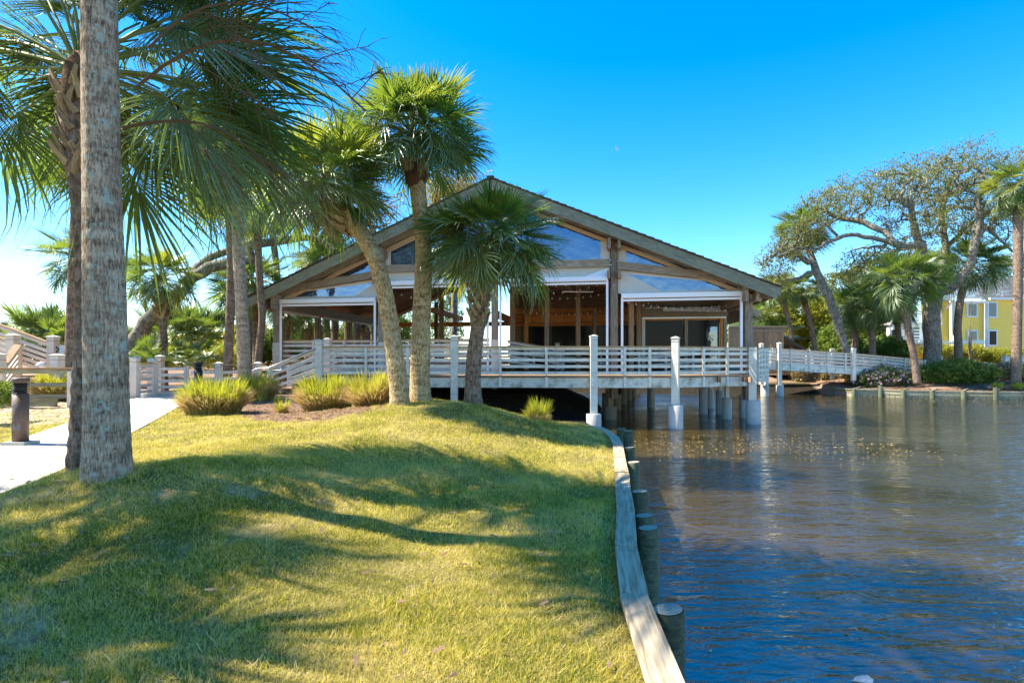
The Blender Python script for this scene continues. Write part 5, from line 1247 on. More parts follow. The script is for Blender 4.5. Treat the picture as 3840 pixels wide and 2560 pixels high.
# ------------------------------------------------------------------ bushes
def bush(name, label, cat, blobs, n, leafm, size, seed, group=None, aspect=.5, extra=None):
    rs = np.random.RandomState(seed); c0 = np.array(blobs[0][0]); root = thing(name, label, cat, (c0[0], c0[1], min(b[0][2]-b[1][2] for b in blobs)), 0, group)
    tips = []
    vol = np.array([b[1][0]*b[1][2]+b[1][0]*b[1][1]+b[1][1]*b[1][2] for b in blobs]); vol = vol/vol.sum()
    for (c_, r_), f in zip(blobs, vol):
        k = max(4, int(n*f/6)); d = rs.randn(k, 3); d /= np.linalg.norm(d, axis=1, keepdims=True); lump = 1+.16*np.sin(d[:, :1]*5+seed)*np.cos(d[:, 2:]*6+seed)+.07*rs.randn(k, 1)
        u = .55+.45*rs.rand(k, 1)**.45; tips.append(np.array(c_)+d*np.array(r_)*u*lump)
    T = np.concatenate(tips); inv = WM[root.name].inverted()
    me = leaf_cloud(T, 6, size*2.2, size, leafm, rs, inv, aspect); o = inst('foliage', me, WM[root.name].copy(), root); o['kind'] = 'stuff'
    q = MB()
    for k in range(9):
        c_, r_ = blobs[k % len(blobs)]; a_ = Vector((c_[0]+rs.uniform(-.3, .3)*r_[0], c_[1], c_[2]-r_[2]*.95)); b_ = Vector(c_)+Vector(rs.uniform(-.6, .6, 3)*np.array(r_))
        q.tube([inv @ a_, inv @ ((a_+b_)/2+Vector((rs.uniform(-.1, .1), 0, 0))), inv @ b_], [.02, .014, .007], 4, False)
    q.obj('stems', M['twig'], root)
    if extra:
        em, en, es = extra; idx = rs.randint(0, len(T), en); me = leaf_cloud(T[idx]+np.array([0, -.06, .03]), 3, es*1.2, es, em, rs, inv, .9); o = inst('flowers', me, WM[root.name].copy(), root); o['kind'] = 'stuff'
    return root
def bb(px_, py_, rx, ry, Y, dz=None):
    k = Y/FPX; return (np.array(P(px_, py_, Y)), (rx*k, dz or rx*k*.7, ry*k))
bush('azalea_shrub', 'pink flowering azalea shrub in front of the footbridge end', 'shrub', [bb(3240, 1425, 50, 36, 38, 1.2), bb(3310, 1412, 55, 42, 38, 1.3), bb(3370, 1420, 40, 36, 38, 1.1)], 9000, 'bush', .06, 1, extra=('azalea', 560, .055))
bush('green_shrub', 'wide rounded dark green shrub below the yellow house on the far bank', 'shrub', [bb(3520, 1400, 65, 40, 37.5, 1.5), bb(3590, 1395, 75, 52, 37.5, 1.7), bb(3665, 1400, 55, 42, 37.5, 1.4)], 14000, 'bush', .07, 2)
bush('brown_shrub', 'brownish low shrub left of the tall palm at the right edge', 'shrub', [bb(3755, 1410, 45, 38, 38.5, 1), bb(3770, 1385, 30, 30, 38.5, 1)], 4500, 'bush_brown', .06, 3)
bush('green_shrub', 'low shrub cut off by the right edge beside the tall palm', 'shrub', [bb(3850, 1400, 45, 40, 37.5, 1.1)], 4000, 'bush', .06, 4)
for i, (px_, rx, py_, ry, lb) in enumerate([(2995, 30, 1405, 38, 'dry brown clump under the left half of the footbridge'), (3085, 34, 1412, 30, 'middle dry brown clump under the footbridge'), (3150, 26, 1412, 26, 'dry brown clump under the right half of the footbridge')]):
    bush('dry_shrub', lb, 'shrub', [bb(px_, py_, rx, ry, 41, .6)], 3500, 'bush_brown', .06, 5+i, 'dry clumps under the footbridge')
# hedges and thickets on the left
bush('clipped_hedge', 'long yellow green clipped hedge behind the white gate', 'hedge', [bb(560, 1335, 60, 42, 30, 1.2), bb(660, 1335, 70, 44, 30, 1.2), bb(770, 1338, 70, 44, 30, 1.2), bb(850, 1340, 50, 46, 30, 1.2)], 16000, 'bush_yellow', .06, 11)
bush('low_hedge', 'dark green low hedge cut off by the left edge behind the bollard light', 'hedge', [bb(-30, 1475, 65, 45, 11.5, .6)], 3500, 'bush', .03, 12)
thick = [(60, 1300, 150, 60, 46, 'bush', 'low green thicket at the far left behind the sloping ramp'), (400, 1320, 90, 55, 40, 'bush', 'green thicket behind the thick grey trunk'), (760, 1290, 90, 45, 40, 'bush_yellow', 'yellow green scrub rising behind the clipped hedge'),
         (930, 1290, 80, 80, 36, 'bush_yellow', 'tall yellow green thicket left of the pavilion corner'), (1040, 1300, 60, 60, 36, 'bush', 'leafy thicket beside the left pavilion post'),
         (1130, 1290, 70, 90, 46, 'bush', 'green thicket seen through the left bay near the corner post'), (1230, 1300, 60, 70, 50, 'bush_yellow', 'yellow green thicket seen through the middle of the left bay'), (1330, 1280, 70, 90, 50, 'bush', 'green thicket seen at the right of the left bay'),
         (1450, 1270, 80, 110, 50, 'bush', 'dark thicket behind the leaning palm trunk'), (1620, 1230, 110, 140, 60, 'bush', 'thicket deep behind the two tall palm trunks')]
for i, (px_, py_, rx, ry, Y, lm, lb) in enumerate(thick):
    bush('thicket', lb, 'bushes', [bb(px_, py_, rx, ry, Y, 2), bb(px_+rx*.5, py_-ry*.1, rx*.6, ry*.8, Y+1, 2)], 11000, lm, .11, 40+i, 'thickets left of the lagoon')
# right bank greenery
rt = [(2900, 1170, 70, 110, 50, 'bush_yellow', 'yellow green tree mass right of the pavilion eave'), (3000, 1200, 90, 110, 52, 'bush_yellow', 'tall yellow green thicket behind the slim leaning palms'), (3110, 1220, 90, 110, 52, 'bush_yellow', 'yellow green thicket left of the grove centre'),
      (3130, 1290, 60, 70, 46, 'bush', 'bright green bush behind the footbridge'), (3230, 1210, 80, 110, 56, 'bush', 'dark green thicket behind the drooping palms'), (3330, 1180, 70, 110, 58, 'oak_leaf', 'olive thicket left of the white porch'),
      (2800, 1260, 60, 90, 54, 'bush', 'green thicket hidden behind the board fence'), (2080, 1370, 130, 75, 50, 'bush', 'low thicket added to darken the gap under the deck at the left piles'), (2330, 1370, 130, 75, 50, 'bush', 'low thicket added to darken the gap under the deck between the piles'), (2600, 1370, 130, 75, 50, 'bush', 'low thicket added to darken the gap under the deck near the corner post'), (3310, 1310, 45, 40, 45, 'bush', 'bush at the foot of the white porch')]  # the three low thickets under the deck are added to darken the gap
for i, (px_, py_, rx, ry, Y, lm, lb) in enumerate(rt):
    bush('thicket', lb, 'bushes', [bb(px_, py_, rx, ry, Y, 2.5), bb(px_+rx*.4, py_+ry*.4, rx*.8, ry*.6, Y-1, 2)], 13000, lm, .13, 60+i, 'thickets on the right bank')
for i, (px_, rx, lb) in enumerate([(3530, 60, 'yellow green bushes left of the dark palm below the yellow house'), (3640, 50, 'low bushes behind the picket fence under the house windows'), (3740, 60, 'bright yellow green bushes under the right wall of the yellow house'), (3840, 50, 'yellow green bushes at the right edge under the yellow house')]):
    bush('garden_bush', lb, 'bushes', [bb(px_, 1335 if px_ > 3700 else 1318, rx, 24, 46, 1)], 5000, 'bush_yellow', .08, 80+i, 'bushes under the yellow house')
bush('oak_tree_far', 'dark evergreen mass behind the right edge palm', 'tree', [bb(3790, 1010, 60, 60, 60, 3), bb(3760, 1090, 50, 40, 60, 3)], 7000, 'oak_leaf', .12, 90)
bush('far_tree', 'olive tree mass behind the roof of the yellow house', 'tree', [bb(3450, 1010, 120, 70, 75, 4), bb(3300, 1030, 100, 70, 75, 4), bb(3160, 1080, 90, 70, 72, 4)], 16000, 'oak_leaf', .16, 91)
# palmettos: fans straight from the ground
def palmetto(label, c, n, size, seed, kind=['n', 'd', 'n'], group='palmettos', spread=.8):
    rs = random.Random(seed); root = thing('palmetto', label, 'palmetto', c, 0, group); c = Vector(c)
    for i in range(n):
        az = rs.uniform(0, 2*PI); el = rad(rs.uniform(15, 85)); s = size*rs.uniform(.7, 1.1); o = Vector((rs.uniform(-1, 1)*spread, rs.uniform(-.5, .5)*spread, rs.uniform(0, .3)*spread))
        inst('frond', rs.choice(FR[rs.choice(kind)][rs.choice([0, 1])]), Matrix.Translation(c+o) @ Matrix.Rotation(az, 4, 'Z') @ Matrix.Rotation(-el, 4, 'Y') @ Matrix.Rotation(rs.uniform(-.6, .6), 4, 'X') @ Matrix.Scale(s, 4), root)
    return root
def pg(px_, py_, Y): return tuple(P(px_, py_, Y))
for a_ in [('palmetto clump rising behind the sloping ramp at the left', pg(180, 1320, 24), 60, 1.0, 1, 1.6), ('palmetto clump just left of the reddish trunk', pg(235, 1330, 25), 30, 1.0, 12, .7), ('blue green palmetto clump right of the small palm', pg(680, 1300, 27), 60, 1.15, 2, 1.4), ('low palmetto in front of the clipped hedge', pg(640, 1385, 22), 34, .6, 3, 1.3),
           ('small palmetto right of the small palm trunk', pg(700, 1385, 23), 22, .6, 4, .8), ('pale palmetto behind the gate posts', pg(545, 1390, 22), 24, .6, 5, .9), ('distant palmetto between the clumps on the horizon', pg(780, 1310, 36), 34, 1.1, 6, 2), ('palmetto at the far left skyline', pg(20, 1310, 38), 30, 1.0, 7, 2.5),
           ('palmetto beside the thick grey trunk on the skyline', pg(470, 1330, 32), 24, .9, 8, 1.5), ('palmetto under the right pavilion eave', pg(2870, 1290, 44), 30, 1.3, 9, 1.6), ('palmetto before the white porch posts', pg(3330, 1350, 44), 26, .9, 10, 1.2)]:
    palmetto(a_[0], a_[1], a_[2], a_[3], a_[4], spread=a_[5])

# ------------------------------------------------------------------ cordgrass clumps
def clump(label, c, rx, ry, h, n, seed, dry=.35, w=.011, group='cordgrass clumps'):
    rs = np.random.RandomState(seed); root = thing('cordgrass_clump', label, 'grass clump', c, 0, group)
    for nm, mt, k, hs in (('green_blades', 'clump', int(n*(1-dry)), 1.0), ('dry_blades', 'clump_dry', int(n*dry*1.3), .74)):
        a = rs.rand(k)*2*PI; rr = np.sqrt(rs.rand(k)); bx, by = np.cos(a)*rr*rx*.8, np.sin(a)*rr*ry*.8
        lean = (rr*.3+.22*rs.rand(k))*h*(1.2 if nm[0] == 'd' else .8); a2 = a+rs.randn(k)*.5; hh = 1.03*h*hs*(.5+.55*rs.rand(k))*(1-.12*rr)*(1+.16*np.sin(3*a+seed)+.1*np.sin(7*a+seed*2))
        wa = rs.rand(k)*PI; wx, wy = np.cos(wa)*w, np.sin(wa)*w; V = np.empty((k, 7, 3))
        for j, (t, ws) in enumerate(((0, 1), (.45, .9), (.8, .6))):
            px_ = bx+np.cos(a2)*lean*t**2; py_ = by+np.sin(a2)*lean*t**2; pz = hh*(t-.12*t*t*lean/h)
            V[:, 2*j] = np.stack([px_-wx*ws, py_-wy*ws, pz], -1); V[:, 2*j+1] = np.stack([px_+wx*ws, py_+wy*ws, pz], -1)
        V[:, 6] = np.stack([bx+np.cos(a2)*lean, by+np.sin(a2)*lean, hh*(1-.2*lean/h)], -1)
        b = np.arange(k)[:, None]*7
        F_ = np.concatenate([b+np.array([[0, 1, 3]]), b+np.array([[0, 3, 2]]), b+np.array([[2, 3, 5]]), b+np.array([[2, 5, 4]]), b+np.array([[4, 5, 6]])])
        me = npmesh(nm, V.reshape(-1, 3), F_, M[mt]); o = inst(nm, me, WM[root.name].copy(), root); o['kind'] = 'stuff'
    return root
def gp(px_, py_, z=1.22):
    Y = (EYE-z)*FPX/(py_-HYP); X = (px_-CXP)/FPX*Y; return (X, Y, float(hland(X, Y))-.03)
clump('large rounded cordgrass clump right of the footpath', gp(800, 1543), .78, .6, .92, 3800, 1, .4)
clump('cordgrass behind the foot of the pale slim palm trunk', gp(965, 1500), .55, .5, .95, 2400, 2, .5)
clump('wide cordgrass clump in front of the timber stairs end', gp(1225, 1535), .72, .5, .95, 3800, 3, .4)
clump('cordgrass clump left of the leaning palm trunk base', gp(1400, 1545), .55, .45, .92, 3200, 4, .45)
clump('cordgrass between the leaning and the tall palm trunks', gp(1525, 1515), .3, .35, .85, 1500, 5, .3)
clump('tiny cordgrass tuft on the open mulch', gp(1058, 1540), .14, .12, .42, 260, 6, .45, .007)
clump('cordgrass clump between the bollard light and the shaggy trunk', gp(215, 1500), .62, .5, 1.0, 3400, 7, .3)
clump('right hand cordgrass clump touching the shaggy trunk', gp(275, 1492), .4, .5, .95, 1800, 17, .3)
Y = 13.3; c = P(2020, 1570, Y); c.z = float(hland(c.x, c.y))-.02
clump('upright reed clump by the water under the boardwalk', tuple(c), .26, .22, .62, 520, 8, .12, .008)
clump('low golden tuft at the foot of the reed clump', (c[0]+.03, c[1]-.25, c[2]), .24, .18, .32, 700, 9, .85, .006)
clump('thin reed tuft left of the upright reed clump', (c[0]-.28, c[1]-.1, c[2]), .1, .1, .35, 90, 19, .1, .008)
for i, (px_, Y, lb) in enumerate([(3750, 34.6, 'small green tuft on the far mulch bank'), (3825, 34.4, 'small tuft at the right edge of the far bank')]):
    X = (px_-CXP)/FPX*Y; clump(lb, (X, Y+.2, float(hfar(X, Y+.2))), .3, .25, .5, 400, 10+i, .2, .012, 'tufts on the far bank')
for i, (x, y, lb) in enumerate([(-7.8, 16.6, 'thin green weed beside the timber step base'), (-7.1, 16.1, 'thin green weed right of the timber step base')]): clump(lb, (x, y, float(hland(x, y))), .1, .1, .35, 60, 30+i, .1, .007)
# ------------------------------------------------------------------ gate, fences and ramp on the left
def simple_post(root, x, y, z0, z1, w=.24, rz=0, mat='cream2', bolts=False): return big_post(root, x, y, z0, z1, w, rz, mat, bolts=bolts)
gt = thing('slatted_gate', 'low cream slatted gate standing open beside the footpath end', 'gate', (-11.8, 18.6, 1.25))
a_, b_ = P(588, 1470, 18.9), P(706, 1466, 19.3)
for k in range(5): z = 1.33+k*.215; bar('slat', (a_.x, a_.y, z), (b_.x, b_.y, z), .04, .10, M['cream2'], gt)
for t in (.0, .92, 1.0): p = a_.lerp(b_, t); bar('gate_upright', (p.x, p.y-.03, 1.27), (p.x, p.y-.03, 2.27), .09, .05, M['cream2'], gt, up=(0, 1, 0))
fe = thing('slatted_fence', 'short cream slatted fence section left of the gate between two capped posts', 'fence', tuple(P(530, 1480, 18.6)))
p0, p1 = P(507, 1480, 17.9), P(572, 1470, 18.8)
simple_post(fe, p0.x, p0.y, 1.2, 2.56, .22); simple_post(fe, p1.x, p1.y, 1.2, 2.5, .22)
p2_ = P(600, 1440, 20.8); simple_post(fe, p2_.x, p2_.y, 1.2, 2.62, .22)
for k in range(5): z = 1.42+k*.22; bar('slat', (p0.x+.1, p0.y, z), (p1.x, p1.y+.05, z), .04, .10, M['cream2'], fe)
bar('rail_cap', (p0.x+.1, p0.y, 2.42), (p1.x, p1.y, 2.42), .16, .035, M['cap_wood'], fe)
bar('rail_cap', (p1.x, p1.y, 2.42), (p2_.x, p2_.y, 2.5), .16, .035, M['cap_wood'], fe)
f2 = thing('slatted_fence', 'cream railing running from the gate to the boardwalk stairs behind the cordgrass', 'fence', tuple(P(830, 1450, 19.6)))
q0, q1, q2_ = P(716, 1470, 19.3), P(820, 1470, 19.6), P(968, 1470, 20.2)
for u, v in ((q0, q1), (q1, q2_)):
    for k in range(4): z = 1.36+k*.23; bar('slat', (u.x, u.y, z), (v.x, v.y, z), .04, .10, M['cream2'], f2)
    bar('rail_cap', (u.x, u.y, 2.32), (v.x, v.y, 2.32), .16, .035, M['cap_wood'], f2)
for p in (q1, q2_): simple_post(f2, p.x, p.y, 1.2, 2.36, .2)
# boards of the path end (wooden threshold)
th = thing('threshold_boards', 'reddish boards of the wooden threshold where the path meets the gate', 'boardwalk', tuple(P(610, 1490, 18.9)))
for k in range(12): x = -13.2+k*.2; bar('board', (x, 19.2, 1.275), (x+.15, 21.8, 1.285), .19, .03, M['deck_wood'], th)
# front dark rail at far left (behind bollard)
fl_ = thing('grey_rail_fence', 'dark capped grey rail fence running out of the left edge behind the bollard light', 'fence', tuple(P(100, 1450, 14.8)))
for z, w, mt in ((2.28, .05, 'cap_wood'), (2.2, .13, 'green_wood'), (1.83, .11, 'green_wood'), (1.5, .11, 'green_wood')):
    bar('rail', (-17, 14.6, z), (-12.2, 14.9, z), .16 if mt == 'cap_wood' else .05, w, M[mt], fl_)
bar('sill_board', (-17, 14.9, 1.3), (-12.9, 15.1, 1.3), .1, .28, M['green_wood'], fl_)
for x in (-16.2, -14.2, -12.3): bar('rail_post', (x, 14.85, 1.1), (x, 14.85, 2.2), .12, .1, M['cream2'], fl_, up=(0, 1, 0))
# the sloping beach ramp
rp = thing('beach_ramp', 'cream slatted ramp railing climbing out of the left edge with capped posts', 'ramp', tuple(P(100, 1380, 19)))
def rr(name, x0, y0, x1, y1, Y0, Y1, w=.05, h=.11, mt='cream2'): return bar(name, P(x0, y0, Y0), P(x1, y1, Y1), w, h, M[mt], rp)
rr('rail_cap', -60, 1195, 197, 1289, 19, 19, .16, .04, 'cap_wood'); rr('top_board', -60, 1203, 197, 1297, 19, 19, .04, .13)
for k in range(5): dy = 26+k*20.5; rr('slat', -60+0, 1203+dy, 197, 1297+dy-(k*1.5), 19, 19, .04, .115)
rr('rail_cap', -60, 1248, 42, 1280, 18.3, 18.3, .16, .04, 'cap_wood')
for k in range(4): dy = 12+k*22; rr('slat', -60, 1248+dy, 42, 1285+dy, 18.3, 18.3, .04, .115)
rr('rail_cap', 68, 1292, 16, 1362, 18.0, 15.8, .2, .04, 'cap_wood')
for k in range(4): dy = 14+k*20; rr('slat', 68, 1302+dy, 16, 1372+dy, 18.0, 15.8, .04, .1)
for px_, ty, Y, wd in ((57, 1260, 18.2, .26), (207, 1266, 18.8, .26), (222, 1335, 17.2, .27), (3, 1333, 15.6, .25), (80, 1290, 19.05, .12)):
    p = P(px_, ty, Y); simple_post(rp, p.x, p.y-.08, 1.2, p.z, wd, bolts=False)
for k in range(6): z = 1.4+k*.22; a_ = P(195, 1300, 19); b_ = P(250, 1300, 19.3); bar('slat', (a_.x, a_.y, z), (b_.x, b_.y, z), .04, .16, M['cream2'], rp)
rr('top_board', 197, 1297, 250, 1297, 19, 19.3, .04, .13); rr('rail_cap', 190, 1289, 250, 1290, 19, 19.3, .16, .04, 'cap_wood')
q = MB(); q.lathe([(.12, 0), (.12, .03), (.09, .09), (.03, .13)], 14); p = P(153, 1372, 16.5)
q.obj('round_cap', M['white_paint'], rp, True, Matrix.Translation(p))
q = MB(); pp_ = [P(-60, 1400, 20), P(60, 1372, 20), P(250, 1400, 20.5), P(250, 1440, 18), P(-60, 1460, 18)]; n_ = len(pp_)
iv = WM[rp.name].inverted(); q.add([iv @ p for p in pp_], [tuple(range(n_))]); q.obj('ramp_floor', M['deck_wood'], rp)
# turtle-shaped sign and the pale notice
sg = thing('turtle_shaped_sign', 'small black turtle shaped sign with white lettering on the ramp railing', 'sign', tuple(P(203, 1311, 18.7)))
out_ = [(-.17,.02),(-.16,.09),(-.13,.13),(-.09,.14),(-.06,.10),(0,.12),(.05,.14),(.09,.12),(.11,.08),(.16,.06),(.2,.05),(.2,-.02),(.14,-.04),(.12,-.09),(.08,-.14),(.02,-.15),(-.04,-.13),(-.08,-.16),(-.13,-.15),(-.14,-.09),(-.17,-.05)]
q = MB(); n_ = len(out_); s_ = 1.0
q.add([(x*s_, 0, z*s_) for x, z in out_]+[(x*s_, -.02, z*s_) for x, z in out_], [tuple(range(n_))]+[tuple(range(n_, 2*n_))[::-1]]+[(i, n_+i, n_+(i+1) % n_, (i+1) % n_) for i in range(n_)])
q.obj('board', M['black'], sg)
q = MB(); rs = random.Random(3)
for r_, (z, x0, x1) in enumerate([(.06, -.13, .09), (.025, -.14, .15), (-.01, -.13, .14), (-.045, -.13, .10), (-.08, -.12, .08)]):
    x = x0
    while x < x1:
        w = rs.uniform(.02, .045); q.box((x, -.024, z-.009), (min(x+w, x1), -.021, z+.009)); x += w+.01
q.box((-.01, -.024, .085), (.03, -.021, .115)); o = q.obj('lettering', M['white_paint'], sg); o['kind'] = 'stuff'
s2 = thing('paper_notice', 'pale blue notice beside the turtle shaped sign on the ramp railing', 'sign', tuple(P(235, 1311, 18.7)))
q = MB(); q.box((-.1, -.015, -.16), (.13, 0, .15)); q.obj('board', M['blue_trim'], s2)
q = MB()
for z in (.10, .03, -.05, -.1):
    x = -.07
    while x < .1: w = rs.uniform(.02, .04); q.box((x, -.019, z-.008), (x+w, -.016, z+.008)); x += w+.012
o = q.obj('lettering', M['grey_shingle'], s2); o['kind'] = 'stuff'

# ------------------------------------------------------------------ bollard lights
def bollard(label, x, y, z, h, r, mat='bronze', plinth=True):
    root = thing('bollard_light', label, 'bollard light', (x, y, z), 0, 'bollard lights along the path')
    q = MB(); q.lathe([(r, .04), (r, h*.77)], 28); q.obj('post', M[mat], root, True)
    for o_ in root.children: pass
    q = MB(); q.lathe([(r*.78, h*.76), (r*.78, h*.93)], 24); q.obj('lens', M['black'], root, True)
    for k in range(4):
        z_ = h*(.79+k*.036); q = MB(); q.lathe([(r*.8, z_-.004), (r*1.04, z_-.004), (r*1.06, z_+.006), (r*.8, z_+.012)], 28); q.obj('louvre', M['black'], root, True)
    q = MB(); q.lathe([(r*1.04, h*.925), (r*1.08, h*.94), (r*1.08, h*.985), (r*.98, h)], 28); q.obj('cap', M[mat], root, True)
    if plinth: q = MB(); q.box((-r*1.75, -r*1.4, -.03), (r*1.75, r*1.4, .07)); q.obj('plinth', M['concrete'], root)
    return root
x, y = (77-CXP)/FPX*8.35, 8.35
bl1 = bollard('weathered bronze bollard light with peeling paint at the left beside the path', x, y, float(hland(x, y)), 1.06, .103)
for az, z, s in ((-1.55, .82, .045), (-1.5, .62, .06), (-1.35, .33, .07)):
    q = MB(); n_ = 9; pts = []
    for k in range(n_):
        a = 2*PI*k/n_; rr_ = s*(1+.35*math.sin(3*a+z*9)); th_ = az+math.cos(a)*rr_/.103*.7; pts.append((.1045*math.cos(th_), .1045*math.sin(th_), z+math.sin(a)*rr_*(1.5 if z < .5 else .55)))
    q.add(pts, [tuple(range(n_))]); q.obj('bare_patch', M['grey_shingle'], bl1)
x, y = (744-CXP)/FPX*18.3, 18.3
bollard('black topped bollard light beside the far end of the gate', x, y, 1.2, 1.25, .13, 'black', False)
x, y = (1222-CXP)/FPX*20, 20.5

# ------------------------------------------------------------------ yellow house
hs_ = thing('yellow_house', 'two storey yellow clapboard house with grey shingle roof beyond the far bank', 'house', (44, 50, 1.6))
YH = 50.0
def hx(px_): return (px_-CXP)/FPX*YH
def hz(py_): return EYE+(HYP-py_)/FPX*YH
def hbox(name, x0, x1, z0, z1, y0, y1, mt, parent=None):
    parent = parent or hs_; q = MB(); b = WM[hs_.name].translation
    q.box((x0-b.x, y0-b.y, z0-b.z), (x1-b.x, y1-b.y, z1-b.z)); return q.obj(name, M[mt], parent, False, WM[hs_.name].copy())
def siding(x0, x1, z0, z1, y):
    n_ = int((z1-z0)/.2)
    for k in range(n_):
        za, zb = z0+(z1-z0)*k/n_, z0+(z1-z0)*(k+1)/n_; b = WM[hs_.name].translation; q = MB()
        q.add([(x0-b.x, y-.03-b.y, za-b.z), (x1-b.x, y-.03-b.y, za-b.z), (x1-b.x, y-b.y, zb-b.z), (x0-b.x, y-b.y, zb-b.z), (x0-b.x, y+.1-b.y, za-b.z), (x1-b.x, y+.1-b.y, za-b.z), (x1-b.x, y+.1-b.y, zb-b.z), (x0-b.x, y+.1-b.y, zb-b.z)],
              [(0, 1, 2, 3), (0, 4, 5, 1), (3, 2, 6, 7), (0, 3, 7, 4), (1, 5, 6, 2)])
        q.obj('clapboard', M['yellow'], hs_)
x_a, x_b, x_c, x_d, x_e = hx(3470), hx(3573), hx(3690), hx(3960), hx(3463)
siding(x_a, x_b, 1.4, hz(1128), YH+.4); siding(x_b, x_c, 1.4, hz(1137), YH); siding(x_c, x_d, 1.4, hz(1127), YH-.3)
for x, z1 in ((x_b, hz(1130)), (x_c, hz(1137))): hbox('corner_board', x-.09, x+.09, 1.4, z1, YH-.36, YH-.2 if x == x_c else YH-.05, 'blue_trim')
def hwin(x0, y0, x1, y1, y, glass='house_glass', blind=False):
    X0, X1, Z0, Z1 = hx(x0), hx(x1), hz(y1), hz(y0); f = hbox('window', X0, X1, Z0, Z1, y-.10, y+.02, 'blue_trim')
    hbox('pane', X0+.14, X1-.14, Z0+.14, Z1-.14, y-.115, y-.09, glass, f); return f
m, nt, out = newmat('house_glass'); M['house_glass'] = m
pbsdf(nt, out, (.12, .15, .15), .1, .5)
m, nt, out = newmat('green_blind_glass'); M['green_glass'] = m
pbsdf(nt, out, (.05, .13, .10), .15, .5)
hwin(3520, 1132, 3532, 1190, YH+.37); hwin(3508, 1237, 3532, 1280, YH+.37, 'dark_glass'); hwin(3622, 1136, 3663, 1190, YH-.03); hwin(3624, 1237, 3664, 1281, YH-.03)
hwin(3688, 1132, 3726, 1193, YH-.33); hwin(3690, 1237, 3726, 1298, YH-.33, 'dark_glass')
hbox('eave_fascia', x_a-.2, x_b+.1, hz(1129), hz(1121), YH-.1, YH+.3, 'white_paint'); hbox('eave_fascia', x_b, x_c, hz(1138), hz(1131), YH-.5, YH, 'white_paint'); hbox('eave_fascia', x_c-.1, x_d, hz(1127), hz(1119), YH-.8, YH-.3, 'white_paint')
b = WM[hs_.name].translation; q = MB()
nc = 16
for k in range(nc):
    t0, t1 = k/nc, (k+1)/nc
    za, zb = hz(1122)+t0*2.6, hz(1122)+t1*2.6-.02; ya, yb = YH-.6+t0*4.4, YH-.6+t1*4.4+.06; xl = x_a-.3-.0; xl2 = hx(3535)+t0*.5
    q = MB(); X0 = xl if t0 < .0 else xl; q.add([(X0-b.x, ya-b.y, za-b.z+.04), (x_d-b.x, ya-b.y, za-b.z+.04), (x_d-b.x, yb-b.y, zb-b.z), (X0-b.x, yb-b.y, zb-b.z), (X0-b.x, ya-b.y, za-b.z), (x_d-b.x, ya-b.y, za-b.z)], [(0, 1, 2, 3), (4, 5, 1, 0)])
    q.obj('shingle_course', M['grey_shingle'], hs_)
# white porch with balcony
pw0, pw1 = hx(3290), hx(3470)
hbox('porch_wall', pw0, pw1, 1.5, hz(1222), YH-1.6, YH-1.2, 'white_paint')
for x0, x1 in ((3300, 3310), (3318, 3330)): hbox('window', hx(x0), hx(x1), hz(1285), hz(1235), YH-1.66, YH-1.6, 'dark_glass')
for x0, x1 in ((3350, 3395), (3420, 3456)):
    f = hbox('window', hx(x0)-.08, hx(x1)+.08, hz(1282), hz(1228), YH-1.68, YH-1.6, 'white_paint')
    hbox('pane', hx(x0), (hx(x0)+hx(x1))/2-.04, hz(1279), hz(1231), YH-1.72, YH-1.68, 'green_glass', f); hbox('pane', (hx(x0)+hx(x1))/2+.04, hx(x1), hz(1279), hz(1231), YH-1.72, YH-1.68, 'green_glass', f)
    for k in range(4): hbox('blind', (hx(x0)+hx(x1))/2+.05, hx(x1)-.02, hz(1276-k*11), hz(1272-k*11), YH-1.74, YH-1.72, 'white_paint', f)
hbox('balcony_floor', pw0-.2, pw1, hz(1222), hz(1214), YH-2.0, YH, 'white_paint')
hbox('balcony_rail', pw0-.1, pw1, hz(1186), hz(1182), YH-1.95, YH-1.85, 'white_paint'); hbox('balcony_rail', pw0-.1, pw1, hz(1212), hz(1210), YH-1.95, YH-1.88, 'white_paint')
k = 0
while pw0+k*.17 < pw1: hbox('baluster', pw0+k*.17, pw0+k*.17+.05, hz(1212), hz(1184), YH-1.93, YH-1.89, 'white_paint'); k += 1
for x in (3290, 3335, 3425): hbox('porch_post', hx(x), hx(x)+.2, hz(1240), hz(1178), YH-2.0, YH-1.8, 'white_paint')
hbox('deck_floor', hx(3330), hx(3580), hz(1292), hz(1286), YH-3.2, YH-1.5, 'white_paint')
hbox('deck_rail', hx(3470), hx(3580), hz(1284), hz(1279), YH-3.2, YH-3.1, 'blue_trim'); hbox('deck_rail', hx(3350), hx(3470), hz(1284), hz(1281), YH-3.2, YH-3.1, 'white_paint')
x = 3352
while x < 3580: hbox('baluster', hx(x), hx(x)+.05, hz(1304), hz(1282), YH-3.18, YH-3.14, 'white_paint'); x += 6
hbox('deck_skirt', hx(3345), hx(3470), 1.5, hz(1300), YH-3.0, YH-2.9, 'yellow')
flg = thing('house_flag', 'small red and white flag hanging from the eave of the yellow house', 'flag', (hx(3525), YH-1, hz(1135)))
q = MB(); q.tube([(0, 0, 0), (.55, -.3, .45)], [.015, .015], 5); q.obj('pole', M['white_paint'], flg)
for k, mt in enumerate(('azalea', 'white_paint', 'picket')): q = MB(); q.add([(-.35+k*.12, 0, -.75+k*.1), (-.25+k*.12, 0, -.78+k*.1), (.25+k*.1, -.15, .1+k*.05), (.15+k*.1, -.15, .12+k*.05)], [(0, 1, 2, 3)]); q.obj('stripe', M[mt], flg)
